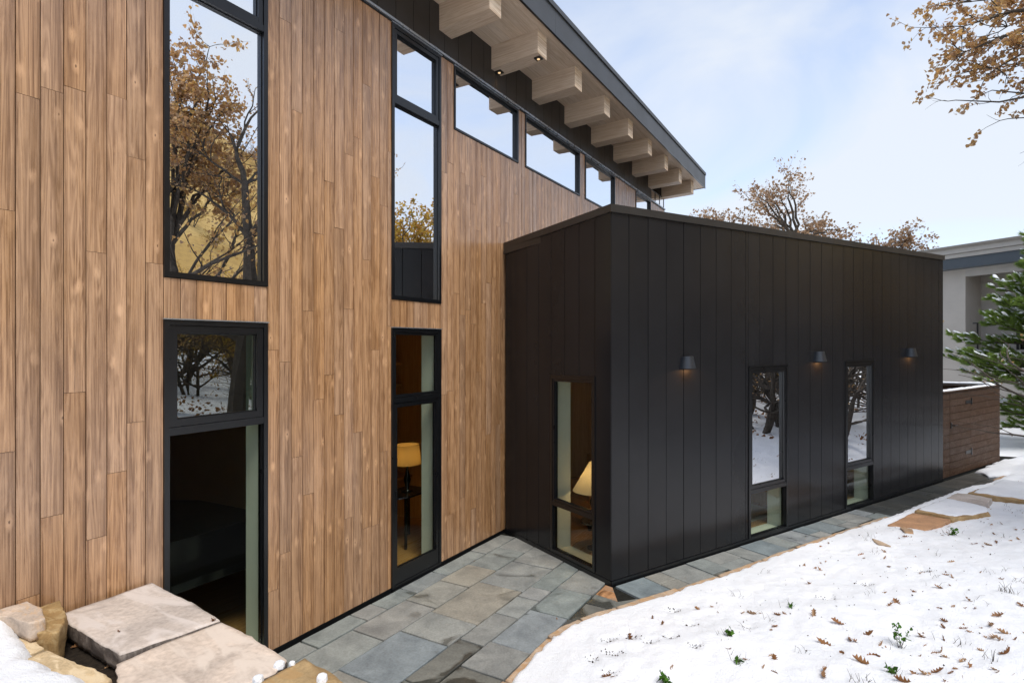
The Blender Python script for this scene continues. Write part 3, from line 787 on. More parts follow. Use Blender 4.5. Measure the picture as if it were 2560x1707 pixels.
twall = wall_mesh(TW, Y0, Y1, -0.05, 7.36, -0.332, -0.021, list(OPEN.values())).build('wall', M['core'], house)

def plank(a0, a1, z0, z1, parent, mat, name='plank', T=TW, cup=0.0024, o_front=0.0, thick=0.018):
    n = 5; d = rng.uniform(-0.0015, 0.0015); c = cup * rng.uniform(-0.55, 1.0); tw = rng.uniform(-0.0016, 0.0016)
    prof = [(a0 + k / n * (a1 - a0), o_front + d + c * (1 - (2 * k / n - 1) ** 2) - max(c, 0) + tw * (2 * k / n - 1)) for k in range(n + 1)]
    back = o_front - thick
    vs = [T(a, z, o) for z in (z0, z1) for a, o in prof]; m = n + 1
    fs = [(k, k + 1, m + k + 1, m + k) for k in range(n)]
    k0 = len(vs)
    ring = prof + [(a1, back), (a0, back)]; r = len(ring)
    vs += [T(a, z, o) for z in (z0, z1) for a, o in ring]
    fs += [(k0 + k, k0 + (k + 1) % r, k0 + r + (k + 1) % r, k0 + r + k) for k in range(n, r)]
    fs += [tuple(reversed(range(k0, k0 + r))), tuple(range(k0 + r, k0 + 2 * r))]
    o = obj(name, vs, fs, mat, parent)
    uv = o.data.uv_layers.new(name='board').data
    for p in o.data.polygons:
        if p.index < n:
            p.use_smooth = True
            for q, (u, w) in zip(p.loop_indices, ((p.index / n, z0), ((p.index + 1) / n, z0), ((p.index + 1) / n, z1), (p.index / n, z1))): uv[q].uv = (u, w)
    return o

def free_spans(a0, a1, z0, z1, holes, pad=0.0):
    mid = (a0 + a1) / 2
    cuts = [(h[2], h[3]) for h in holes if h[0] - 0.012 < mid < h[1] + 0.012]
    spans = [(z0, z1)]
    for c0, c1 in cuts:
        nx = []
        for s0, s1 in spans:
            if c1 <= s0 or c0 >= s1: nx.append((s0, s1)); continue
            if c0 > s0: nx.append((s0, c0 - pad))
            if c1 < s1: nx.append((c1 + pad, s1))
        spans = nx
    return [s for s in spans if s[1] - s[0] > 0.03]

edges = [2.264 + PW * k for k in range(-9, 1)] + [2.264 + 0.13 * k for k in range(1, 8)]
edges = [x for x in edges if x > 1.05]
edges += [3.174 + (4.735 - 3.174) / 12 * k for k in range(1, 13)] + [4.795]
edges += [4.795 + 0.13 * k for k in range(1, 8)] + [5.845, 5.985]
x = 5.985
stops = [7.665, 7.886, 10.003, 10.26, 11.87, 13.26, 14.42, 15.65]
for s_ in stops:
    k = max(1, round((s_ - x) / 0.13)); edges += [x + (s_ - x) * j / k for j in range(1, k + 1)]; x = s_
edges = sorted(set(round(e, 4) for e in edges))
PZ0 = 0.035
for a0, a1 in zip(edges, edges[1:]):
    z_low = PZ0 if a0 < 7.45 else 4.2
    for s0, s1 in free_spans(a0, a1, z_low, ZT, OPEN.values(), 0.004):
        z = s0; first = True
        while z < s1 - 1e-6:
            L = rng.choice((0.5, 0.9, 1.4, 2.0, 2.7, 3.3)) * rng.uniform(.8, 1.25) if first else rng.uniform(1.5, 3.4)
            e = s1 if z + L > s1 - 0.45 else z + L
            plank(a0 + 0.0029, a1 - 0.0029, z + (0.0014 if not first else 0), e - 0.0014, twall, M['plank'])
            z = e; first = False
MB().box(TW, Y0, 7.24, -0.03, 0.033, -0.02, -0.003).build('base_flashing', M['frame'], twall)

# black band above the boards with its flashing strip
band = MB().box(TW, Y0, 14.50, 6.752, 7.36, -0.0205, -0.018).build('upper_band', M['core'], house)
a = Y0
while a < 14.45:
    b = min(14.50, a + 0.305)
    MB().box(TW, a + 0.004, b - 0.004, 6.756, 7.36, -0.018, 0.0).build('siding_board', M['band'], band)
    a = b
MB().box(TW, Y0, 15.66, 6.722, 6.750, -0.02, 0.034).build('flashing', M['flash'], band)
MB().box(TW, Y0, 15.66, 6.706, 6.7215, -0.02, 0.012).build('trim_strip', M['frame'], band)

def window(T, name, a0, a1, z0, z1, root, rails=(), sash=(), fw=0.042, glass=None, sill=True, handle=False, reveal_depth=0.2, inner=-0.33, kinds=None):
    """frame with its panes; rails = heights of cross bars, sash = index of panes that open and so have a second frame"""
    m = MB()
    o0, o1 = -0.075, 0.014
    m.box(T, a0, a0 + fw, z0, z1, o0, o1).box(T, a1 - fw, a1, z0, z1, o0, o1)
    m.box(T, a0 + fw, a1 - fw, z1 - fw, z1, o0, o1 - .0015).box(T, a0 + fw, a1 - fw, z0, z0 + fw, o0, o1 - .0015)
    for r_ in rails: m.box(T, a0 + fw, a1 - fw, r_ - 0.030, r_ + 0.030, o0, o1 - .003)
    win = m.build(name, M['frame'], root)
    lv = [z0 + fw] + [v for r_ in rails for v in (r_ - 0.030, r_ + 0.030)] + [z1 - fw]
    for i in range(len(lv) // 2):
        b0, b1 = lv[2 * i], lv[2 * i + 1]; l0, l1 = a0 + fw, a1 - fw
        if i in sash:
            sw, bot = sash[i]
            s = MB().box(T, l0 + .004, l0 + sw, b0 + .004, b1 - .004, -0.06, 0.004).box(T, l1 - sw, l1 - .004, b0 + .004, b1 - .004, -0.06, 0.004)
            s.box(T, l0 + sw, l1 - sw, b1 - sw, b1 - .004, -0.06, 0.003).box(T, l0 + sw, l1 - sw, b0 + .004, b0 + bot, -0.06, 0.003)
            s.build('sash', M['frame'], win)
            l0 += sw; l1 -= sw; b0 += bot; b1 -= sw
        g = MB().box(T, l0 - .004, l1 + .004, b0 - .004, b1 + .004, -0.044, -0.038)
        g.build('pane', M[(kinds or {}).get(i, glass or 'glass')], win)
        bead = MB()
        bead.box(T, l0, l0 + .008, b0, b1, -0.037, -0.022).box(T, l1 - .008, l1, b0, b1, -0.037, -0.022).box(T, l0 + .008, l1 - .008, b0, b0 + .008, -0.037, -0.0225).box(T, l0 + .008, l1 - .008, b1 - .008, b1, -0.037, -0.0225)
        bead.build('glazing_bead', M['frame'], win)
    # plaster reveals on the room side
    rv = MB()
    rv.box(T, a0 - .012, a0 + .002, z0, z1, inner, o0 - .001).box(T, a1 - .002, a1 + .012, z0, z1, inner, o0 - .001)
    rv.box(T, a0 + .002, a1 - .002, z1 - .002, z1 + .012, inner, o0 - .001).box(T, a0 + .002, a1 - .002, z0 - .012, z0 + .002, inner, o0 - .001)
    rv.build('reveal', M['reveal'], win)
    # drip cap
    MB().box(T, a0 - .006, a1 + .006, z1 + .001, z1 + .010, -0.02, 0.026).build('drip_cap', M['flash'] if T is TW else M['frame'], win)
    return win

window(TW, 'window', *OPEN['A'], house, rails=(5.82,), sash={1: (0.05, 0.05)})
window(TW, 'window', *OPEN['B'], house, rails=(2.205,), sash={1: (0.062, 0.062)}, glass='glass_low', kinds={1: 'glass_mid', 0: 'glass_low'})
window(TW, 'window', *OPEN['C'], house, rails=(5.80,), sash={1: (0.05, 0.05)})
door = window(TW, 'door', *OPEN['D'], house, rails=(2.235,), sash={0: (0.052, 0.19), 1: (0.03, 0.03)}, glass='glass_low')
for k in ('K1', 'K2', 'K3', 'K4'):
    window(TW, 'window', *OPEN[k], house, fw=0.03)
h = MB().box(TW, 4.853, 4.883, 0.98, 1.16, 0.004, 0.012)
h.tube([TW(4.868, 1.07, 0.01), TW(4.868, 1.07, 0.055), TW(4.88, 1.07, 0.06), TW(5.0, 1.065, 0.062)], 0.009, 8)
h.tube([TW(4.868, 0.93, 0.004), TW(4.868, 0.93, 0.014)], 0.016, 12)
h.build('door_handle', M['frame'], door)
MB().box(TW, 4.80, 5.70, -0.03, -0.003, -0.19, 0.075).build('threshold', M['frame'], door)
# glass strip and its posts above the last boards
gs = MB().box(TW, 14.46, 15.645, 7.040, 7.056, -0.03, -0.006).build('glass_strip', M['frame'], house)
for a in (14.47, 14.86, 15.25, 15.635): MB().box(TW, a - 0.012, a + 0.012, 6.752, 7.0398, -0.03, -0.006).build('mullion', M['frame'], gs)
for a in (14.48, 14.87, 15.26): MB().box(TW, a + 0.004, a + 0.366, 6.752, 7.04, -0.022, -0.016).build('pane', M['glass'], gs)
MB().box(TW, 14.18, 14.40, 5.0, 6.70, -0.55, -0.30).build('post', M['beam'], house)

# roof: deck, soffit boards, beams, fascia
roof = MB().box(TW, -2.0, 16.42, 7.395, 7.72, -6.0, 0.93).build('roof', M['fascia'], house)
for i in range(8):
    MB().box(TW, -2.0, 16.41, 7.372, 7.392, -0.01 + i * 0.1165 + 0.0015, -0.01 + (i + 1) * 0.1165 - 0.0015).build('soffit_board', M['soffit'], roof)
for k in range(-3, 9):
    y = 5.675 + 1.2208 * k
    bm_ = MB().box(TW, y, y + 0.262, 7.035, 7.371, -0.3, 0.796).build('beam', M['beam'], roof)
    MB().box(TW, y + .001, y + 0.261, 7.036, 7.370, 0.7962, 0.80).build('beam_end', M['sunlit_end'], roof)  # thin added cap that carries the painted sunlight on the beam end
fz0, fz1 = 7.362, 7.715
a = -2.0
while a < 16.42:
    b = min(16.425, a + 3.05)
    MB().box(TW, a + .0015, b - .0015, fz0, fz1, 0.932, 0.950).build('fascia_panel', M['fascia'], roof); a = b
MB().box(TW, -2.0, 16.44, fz1 + .001, fz1 + 0.075, -5.9, 0.972).build('roof_edge', M['fascia'], roof)
MB().box(TW, 16.426, 16.444, fz0, fz1, -6.0, 0.95).build('fascia_panel', M['fascia'], roof)
MB().box(TW, -2.0, 16.445, fz0 - 0.012, fz0 - 0.001, 0.925, 0.957).build('drip_edge', M['frame'], roof)

def downlight(a, o, nm):
    t = empty('downlight', TW(a, 7.0, o), nm, 'lamp', 'small lit downlights on the second beam')
    MB().box(TW, a - 0.05, a + 0.05, 7.018, 7.034, o - 0.05, o + 0.05).build('housing', M['frame'], t)
    MB().lathe(TW(a, 7.012, o), [(0.022, 0.0), (0.022, 0.005)], 14).build('lens', M['bulb'], t)
    ld = bpy.data.lights.new('downlight_glow', 'SPOT'); ld.energy = 1.2; ld.color = (1.0, 0.55, 0.22); ld.spot_size = R(75); ld.spot_blend = 0.9; ld.shadow_soft_size = 0.02
    lo = bpy.data.objects.new('downlight_glow', ld); COL.objects.link(lo); lo.parent = t; lo.location = (0, 0, 0.0)
downlight(7.03, 0.735, 'small lit downlight under the outer end of the second beam')
downlight(7.03, 0.055, 'small downlight under the second beam, next to the black band')

# rear and end walls so that the house is a closed volume
MB().box(TW, Y0, Y1, -0.05, 7.36, -6.0, -5.8).box(TW, Y0 - 0.2, Y0, -0.05, 7.36, -6.0, -0.021).box(TW, Y1 - 0.001, Y1 + 0.15, 4.0, 6.70, -6.0, -0.021).build('rear_wall', M['core'], house)

# ------------------------------------------------------------------ rooms behind the glass
def room(x0, x1, y0, y1, z0, z1, wallm, floorm, ceilm, nm):
    m = MB().box(TW, y0, y1, z0, z1, x0 - 0.1, x0).box(TW, y0 - 0.1, y0, z0, z1, x0, x1).box(TW, y1, y1 + 0.1, z0, z1, x0, x1)
    m.build('interior_wall', wallm, base=(x0, (y0 + y1) / 2, z0), kind='structure')
    MB().box(TW, y0 - .1, y1 + .1, z0 - 0.1, z0 - .001, x0 - .1, x1).build('interior_floor', floorm, base=(x0, y0, z0), kind='structure')
    MB().box(TW, y0 - .1, y1 + .1, z1 + .001, z1 + 0.1, x0 - .1, x1).build('interior_ceiling', ceilm, base=(x0, y0, z1), kind='structure')
room(-4.8, -0.333, 1.0, 4.35, 0.02, 3.14, M['dusk'], M['oakfloor'], M['dusk'], 'music')
room(-2.6, -0.333, 4.50, 7.1, 0.02, 3.14, M['panel'], M['oakfloor'], M['panel'], 'study')
room(-4.8, -0.333, 1.0, 15.5, 3.36, 7.30, M['dusk'], M['oakfloor'], M['soffit'], 'loft')

# black grand piano in the room behind the low window
pn = empty('grand_piano', (-1.4, 2.9, 0.02), 'black grand piano standing in the dark room behind the tall low window', 'piano')
outline = [(-0.75, 2.25), (-0.75, 3.70), (-1.0, 3.72), (-2.1, 3.70), (-2.5, 3.50), (-2.62, 3.2), (-2.5, 2.95), (-2.2, 2.85), (-1.7, 2.72), (-1.3, 2.45), (-1.15, 2.25)]
MB().prism(outline, 0.75, 1.06).build('body', M['gloss_black'], pn)
MB().prism([(x * 1.006, y) for x, y in outline], 1.062, 1.085).build('lid', M['gloss_black'], pn)
MB().box(TW, 2.25, 3.70, 0.68, 0.76, -0.75, -0.52).build('keyboard', M['gloss_black'], pn)
for x, y in ((-0.70, 2.36), (-0.70, 3.58), (-2.25, 3.25)):
    MB().lathe((x, y, 0.02), [(0.035, 0), (0.03, 0.05), (0.045, 0.3), (0.06, 0.62), (0.065, 0.74)], 10).build('leg', M['gloss_black'], pn)

# study: cabinet with shelves, side table, drum lamp
cab = empty('wall_cabinet', (-2.4, 6.2, 0.02), 'warm oak wall cabinet with open shelves seen through the glass door', 'cabinet')
MB().box(TW, 5.2, 7.05, 0.03, 3.1, -2.58, -2.30).build('carcass', M['panel'], cab)
for z in (2.25, 2.62): MB().box(TW, 5.2, 7.05, z, z + 0.04, -2.299, -1.95).build('shelf', M['panel'], cab)
MB().box(TW, 5.15, 7.08, 0.72, 0.76, -2.299, -1.75).build('counter', M['oakfloor'], cab)
def table_lamp(x, y, z, prof, label, base_prof, watt, energy_col=(1.0, 0.62, 0.26), h=0.4, shade='shade'):
    t = empty('table_lamp', (x, y, z), label, 'lamp')
    MB().lathe((x, y, z), base_prof, 16).build('lamp_base', M['gloss_black'], t, smooth=True)
    MB().lathe((x, y, z), prof, 28, close=False).build('lamp_shade', M[shade], t, smooth=True)
    ld = bpy.data.lights.new('lamp_glow', 'POINT'); ld.energy = watt; ld.color = energy_col; ld.shadow_soft_size = 0.06
    lo = bpy.data.objects.new('lamp_glow', ld); COL.objects.link(lo); lo.parent = t; lo.location = (0, 0, h)
con = empty('console_table', (-1.0, 6.15, 0.02), 'slim dark console table under the drum lamp behind the glass door', 'table')
MB().box(TW, 5.85, 6.45, 0.74, 0.765, -1.25, -0.75).build('table_top', M['gloss_black'], con)
for y_, x_ in ((5.88, -1.22), (6.42, -1.22), (5.88, -0.78), (6.42, -0.78)): MB().box(TW, y_ - .015, y_ + .015, 0.02, 0.739, x_ - .015, x_ + .015).build('leg', M['gloss_black'], con)
table_lamp(-1.0, 6.15, 0.766, [(0.205, 0.40), (0.17, 0.69)], 'lit cream drum lamp on the console behind the glass door', [(0.09, 0), (0.09, 0.015), (0.02, 0.03), (0.055, 0.17), (0.02, 0.32), (0.012, 0.6)], 3.2, h=0.52, shade='shade_amber')

# ------------------------------------------------------------------ black annex
annex = empty('black_annex', (3.2, 9.5, 0), 'flat roofed annex clad in wide vertical black boards beside the timber wing', 'annex')
WR1, WR2 = (2.555, 3.485, 0.02, 2.475), (5.085, 6.015, 0.02, 2.475)
WL1 = (0.285, 1.215, 0.06, 2.445)
AZ = 4.40
wr = wall_mesh(TR, 0.0, 8.70, -0.05, AZ, -0.332, -0.021, [WR1, WR2]).build('wall', M['core'], annex)
wl_ = wall_mesh(TL, 0.022, 2.36, -0.05, AZ, -0.332, -0.021, [WL1]).build('wall', M['core'], annex)
MB().box(lambda o, z, a: TR(8.70 - 0.18 + a, z, -o), 0.0, 4.0, -0.05, AZ, 0, 0.16).build('wall', M['siding'], annex)
MB().prism([(0.02, 7.20), TR(0.06, 0, -0.06)[:2], TR(8.62, 0, -0.06)[:2], (2.6, 15.6), (0.02, 15.6)], 4.30, 4.395).build('roof', M['coping'], annex)
def clad(T, parent, cuts, holes, z1):
    for a0, a1 in zip(cuts, cuts[1:]):
        parts = sorted({a0, a1} | {x for h in holes for x in h[:2] if a0 < x < a1})
        full = True
        for p0, p1 in zip(parts, parts[1:]):
            g0 = 0.0046 if p0 == a0 else 0.002; g1 = 0.0046 if p1 == a1 else 0.002
            for s0, s1 in free_spans(p0, p1, 0.052, z1, holes, 0.004):
                if p1 - p0 < 0.02: continue
                d = rng.uniform(-.0012, .0012)
                n_ = MB().box(T, p0 + g0, p1 - g1, s0, s1, -0.0205, d)
                n_.build('siding_board', M['siding'], parent)
clad(TR, wr, [0.002] + [0.282 + 0.3165 * k for k in range(27)] + [8.70], [WR1, WR2], AZ - 0.012)
clad(TL, wl_, [-0.0005, 0.30, 0.604, 0.908, 1.212, 1.516, 1.82, 2.124, 2.428], [WL1], AZ - 0.012)
MB().box(TR, 0.0, 8.70, -0.02, 0.048, -0.02, 0.012).build('base_trim', M['frame'], wr)
MB().box(TL, 0.0, 2.44, -0.02, 0.048, -0.02, 0.009).build('base_trim', M['frame'], wl_)
MB().box(TR, -0.024, 8.72, AZ - 0.01, 4.48, -0.22, 0.024).build('coping', M['coping'], wr)
MB().box(TL, -0.022, 2.46, AZ - 0.012, 4.478, -0.22, 0.023).build('coping', M['coping'], wl_)
window(TR, 'window', *WR1, annex, rails=(0.70,), sash={1: (0.045, 0.045)}, glass='glass', kinds={0: 'glass_low'})
window(TR, 'window', *WR2, annex, rails=(0.70,), sash={1: (0.045, 0.045)}, glass='glass', kinds={0: 'glass_low'})
window(TL, 'window', *WL1, annex, rails=(0.725,), sash={1: (0.03, 0.03)}, glass='glass_low')
# annex interior
def AI(a, z, o): return TR(a, z, o)
MB().box(AI, 0.335, 8.5, 0.0, 0.028, -2.9, -0.335).build('interior_floor', M['oakfloor'], base=AI(4, 0, -1), kind='structure')
MB().box(AI, 0.335, 8.5, 2.75, 2.85, -2.9, -0.335).build('interior_ceiling', M['panel'], base=AI(4, 2.7, -1), kind='structure')
MB().box(AI, 0.335, 8.5, 0.03, 2.75, -3.0, -2.9).box(AI, 4.35, 4.45, 0.03, 2.75, -2.9, -0.335).box(AI, 8.4, 8.5, 0.03, 2.75, -2.9, -0.335).box(AI, 2.2, 2.28, 0.03, 2.75, -2.9, -1.45).build('interior_wall', M['panel'], base=AI(4, 0, -2.9), kind='structure')
ch = empty('armchair', AI(1.35, 0.03, -1.95), 'tan leather armchair behind the corner window of the annex', 'armchair')
def LB(a0, a1, z0, z1, o0, o1, nm, mat=None):
    MB().box(AI, a0, a1, z0, z1, o0, o1).build(nm, mat or M['leather'], ch)
LB(1.00, 1.70, 0.16, 0.46, -2.30, -1.60, 'seat'); LB(1.50, 1.72, 0.462, 1.06, -2.30, -1.60, 'backrest'); LB(0.98, 1.498, 0.462, 0.68, -2.40, -2.302, 'armrest'); LB(0.98, 1.498, 0.462, 0.68, -1.598, -1.50, 'armrest')
for a_, o_ in ((1.03, -2.25), (1.03, -1.65), (1.65, -2.25), (1.65, -1.65)): LB(a_ - .02, a_ + .02, 0.03, 0.159, o_ - .02, o_ + .02, 'leg', M['gloss_black'])
st = empty('side_table', AI(0.62, 0.03, -1.0), 'small dark side table behind the corner window of the annex', 'table')
p = AI(0.62, 0.03, -1.0)
MB().lathe(p, [(0.22, 0.36), (0.22, 0.39)], 24).build('table_top', M['gloss_black'], st); MB().lathe(p, [(0.13, 0.0), (0.13, 0.015), (0.02, 0.02), (0.02, 0.359)], 16).build('leg', M['gloss_black'], st)
table_lamp(p[0], p[1], 0.425, [(0.33, 0.41), (0.10, 0.80)], 'lit cream cone lamp behind the corner window of the annex', [(0.09, 0), (0.09, 0.02), (0.06, 0.1), (0.10, 0.26), (0.03, 0.40), (0.012, 0.66)], 4.0, h=0.56)
rug = MB().box(AI, 2.4, 4.2, 0.0285, 0.036, -2.2, -0.5).build('rug', M['linen'], base=AI(3, 0.03, -1.2), label='pale rug on the floor behind the first long-side window', cat='rug')

# wall lamps on the long face
def wall_lamp(a, label):
    t = empty('wall_lamp', TR(a, 2.5, 0.01), label, 'lamp', 'wall lamps on the long annex face')
    c = TR(a, 2.505, 0.0)
    n = 20; vs = []; fs = []
    rings = [(0.072, 0.157, 0.0), (0.078, 0.157, 0.0), (0.112, 0.0, 0.0), (0.106, 0.0, 0.0), (0.074, 0.148, 0.0)]
    for r_, z_, _ in rings:
        for k in range(n + 1):
            an = math.pi * k / n
            # D-shaped plan: a flat back against the wall and a rounded front
            al, ou = r_ * math.cos(an), 0.012 + 0.018 + r_ * 0.98 * math.sin(an)
            q = TR(a + al, 2.505 + z_, ou); vs.append(q)
    m = n + 1
    for i in range(len(rings) - 1):
        for k in range(n): fs.append((i * m + k, i * m + k + 1, (i + 1) * m + k + 1, (i + 1) * m + k))
    fs.append(tuple(range(m)))
    obj('shade', vs, fs, M['lampmetal'], t)
    back = MB(); vb = [TR(a - 0.072, 2.662, 0.030), TR(a + 0.072, 2.662, 0.030), TR(a + 0.112, 2.505, 0.030), TR(a - 0.112, 2.505, 0.030), TR(a - 0.072, 2.662, 0.001), TR(a + 0.072, 2.662, 0.001), TR(a + 0.112, 2.505, 0.001), TR(a - 0.112, 2.505, 0.001)]
    back.add(vb, [(0, 1, 2, 3), (7, 6, 5, 4), (0, 4, 5, 1), (1, 5, 6, 2), (2, 6, 7, 3), (3, 7, 4, 0)]).build('back_plate', M['lampmetal'], t)
    b = TR(a, 2.545, 0.065)
    MB().lathe(b, [(0.004, 0.0), (0.016, 0.006), (0.018, 0.02), (0.010, 0.034)], 10).build('bulb', M['bulb'], t, smooth=True)
    ld = bpy.data.lights.new('wall_lamp_glow', 'POINT'); ld.energy = 3.0; ld.color = (1.0, 0.50, 0.20); ld.shadow_soft_size = 0.012
    lo = bpy.data.objects.new('wall_lamp_glow', ld); COL.objects.link(lo); lo.parent = t
    q = Vector(S(TR(a, 2.53, 0.065))) - t.location; lo.location = q
wall_lamp(1.262, 'black cone wall lamp nearest the annex corner, left of the first window')
wall_lamp(4.27, 'black cone wall lamp between the two tall annex windows')
wall_lamp(7.272, 'black cone wall lamp at the far end of the annex, right of both windows')

# ------------------------------------------------------------------ fence with its gate
fence = empty('slat_fence', TR(10.2, 0, -0.03), 'brown horizontal slat fence with a gate and snow along its top rail', 'fence')
NS = 12; FH = 1.735
for i in range(NS):
    z0 = 0.03 + i * (FH - 0.03) / NS; z1 = z0 + (FH - 0.03) / NS - 0.008
    MB().box(TR, 8.715, 9.055, z0, z1, -0.045, -0.020).build('slat', M['fence'], fence)
    MB().box(TR, 10.085, 11.60, z0, z1, -0.045, -0.020).build('slat', M['fence'], fence)
    MB().box(lambda o, z, a: TR(11.60 + a, z, -o), 0.02, 3.2, z0, z1, 0.0, 0.025).build('slat', M['fence'], fence)
gate = MB().box(TR, 9.06, 10.08, 0.04, FH, -0.075, -0.050).build('gate', M['fence'], fence)
for i in range(NS):
    z0 = 0.03 + i * (FH - 0.03) / NS; z1 = z0 + (FH - 0.03) / NS - 0.008
    MB().box(TR, 9.064, 10.076, z0, z1, -0.0495, -0.018).build('slat', M['fence'], gate)
for z in (1.49, 0.43):
    MB().box(TR, 9.80, 10.10, z - 0.032, z + 0.032, -0.017, -0.011).box(TR, 10.065, 10.105, z - 0.07, z + 0.07, -0.0168, -0.004).build('hinge', M['frame'], gate)
lt = MB().box(TR, 9.08, 9.13, 1.01, 1.12, -0.017, 0.0).tube([TR(9.105, 1.065, 0.0), TR(9.105, 1.065, 0.05), TR(9.20, 1.07, 0.055)], 0.012, 8)
lt.build('latch', M['frame'], gate)
for a_ in (8.73, 11.57): MB().box(TR, a_ - 0.02, a_ + 0.03, 0.0, FH, -0.10, -0.046).build('post', M['fence'], fence)
MB().box(TR, 8.715, 11.64, FH + .002, FH + 0.032, -0.12, 0.005).build('top_rail', M['fence'], fence)
MB().box(lambda o, z, a: TR(11.52 + a, z, -o), 0.122, 3.2, FH + .002, FH + 0.031, 0.0, 0.12).build('top_rail', M['fence'], fence)
def rail_snow(T, a0, a1, o0, o1, z, h, nm):
    n = int((a1 - a0) / 0.05); vs = []; fs = []
    prof = [(0.0, 0), (-0.04, .35), (0.06, .8), (0.3, 1.0), (0.7, 1.0), (0.94, .8), (1.04, .35), (1.0, 0)]
    for i in range(n + 1):
        a = a0 + (a1 - a0) * i / n
        k = 0.8 + 0.45 * mnoise.noise(Vector((a * 3, z, o0))) + 0.2 * mnoise.noise(Vector((a * 11, z, o0))); e = min(1.0, i / 2 + .2, (n - i) / 2 + .2)
        for f, g in prof: vs.append(T(a, z + h * g * k * e, o0 + (o1 - o0) * f))
    m = len(prof)
    for i in range(n):
        for j in range(m - 1): fs.append((i * m + j, i * m + j + 1, (i + 1) * m + j + 1, (i + 1) * m + j))
    obj('snow', vs, fs, M['snow'], fence, smooth=True)
rail_snow(TR, 8.72, 11.64, -0.12, 0.005, FH + 0.031, 0.035, 'a')
rail_snow(lambda o, z, a: TR(11.52 + a, z, -o), 0.11, 3.2, 0.0, 0.12, FH + 0.031, 0.06, 'b')

# ------------------------------------------------------------------ neighbour house
nb = empty('grey_house', TN(-3, 0, 0), 'low grey stucco house with slate blue fascia behind the pine tree', 'house')
MB().box(TN, -12, -4.30, 2.26, 5.60, -6, 0.0).build('wall', M['greywall'], nb)
MB().box(TN, -12, 6.0, -0.5, 2.10, -6, 0.03).build('lower_wall', M['greywall'], nb)
MB().box(TN, -4.33, 6.0, 2.10, 2.26, -6, 0.16).build('ledge', M['greytrim'], nb)
MB().box(TN, -12, -4.331, 2.101, 2.259, -6, 0.0).build('wall', M['greywall'], nb)
rec = wall_mesh(TN, -4.30, 6.0, 2.26, 5.60, -1.7, -1.5, [(-3.2, -1.2, 2.4, 4.95)]).build('recessed_wall', M['greywall'], nb)
MB().box(TN, -4.299, 6.0, 5.30, 5.60, -0.25, 0.02).build('beam', M['greytrim'], nb)
nw = MB().box(TN, -3.2, -3.12, 2.4, 4.95, -1.6, -1.47).box(TN, -2.28, -2.20, 2.4, 4.95, -1.6, -1.47).box(TN, -1.28, -1.2, 2.4, 4.95, -1.6, -1.47).box(TN, -3.2, -1.2, 4.87, 4.95, -1.6, -1.468).box(TN, -3.2, -1.2, 3.4, 3.46, -1.6, -1.469).build('window', M['frame'], nb)
MB().box(TN, -3.12, -1.28, 2.4, 4.87, -1.56, -1.54).build('pane', M['glass'], nw)
MB().box(TN, -3.3, -1.1, 2.4, 5.0, -4.0, -3.9).build('inner_wall', M['dusk'], nb)
MB().box(TN, -12.5, 6.5, 5.60, 6.0, -6.5, 0.55).build('fascia', M['slate'], nb)
MB().box(TN, -12.6, 6.6, 6.001, 6.15, -6.6, 0.62).build('upper_fascia', M['greytrim'], nb)
MB().box(TN, -12.6, 6.6, 6.165, 6.36, -6.6, 0.70).build('upper_fascia', M['greytrim'], nb)
MB().box(TN, -12.7, 6.7, 6.361, 6.46, -6.7, 0.80).build('roof_edge', M['rooftan'], nb)
for z_ in (3.2, 4.35): MB().box(TN, -12, -4.34, z_, z_ + 0.012, -0.001, 0.006).build('wall_joint', M['greytrim'], nb)
def ledge_snow(o0, o1, z, d0, d1):
    n = 40; vs = []; fs = []
    for i in range(n + 1):
        o = o0 + (o1 - o0) * i / n; k = 0.05 * (1 + .5 * mnoise.noise(Vector((o * 2, z, 0))))
        vs += [TN(o, z, d0), TN(o, z + k, d0), TN(o, z + k, d1 - .03), TN(o, z + .3 * k, d1 + .01), TN(o, z, d1)]
    for i in range(n):
        for j in range(4): fs.append((i * 5 + j, (i + 1) * 5 + j, (i + 1) * 5 + j + 1, i * 5 + j + 1))
    obj('ledge_snow', vs, fs, M['snow'], nb, smooth=True)
ledge_snow(-4.3, 5.9, 2.262, -0.05, 0.15)
rl = MB().tube([TN(-4.1, 3.47, -0.1), TN(3.0, 3.47, -0.1)], 0.025, 8)
for o_ in (-3.95, -2.4, -0.8): rl.tube([TN(o_, 2.26, -0.1), TN(o_, 3.46, -0.1)], 0.03, 8)
rl.build('railing', M['frame'], nb)

# ------------------------------------------------------------------ trees
def tubes_mesh(polys, nmax=7):
    m = MB()
    for pts, rad in polys:
        n = nmax if rad[0] > 0.03 else (5 if rad[0] > 0.012 else 3)
        m.tube(pts, rad, n, cap=False)
    return m

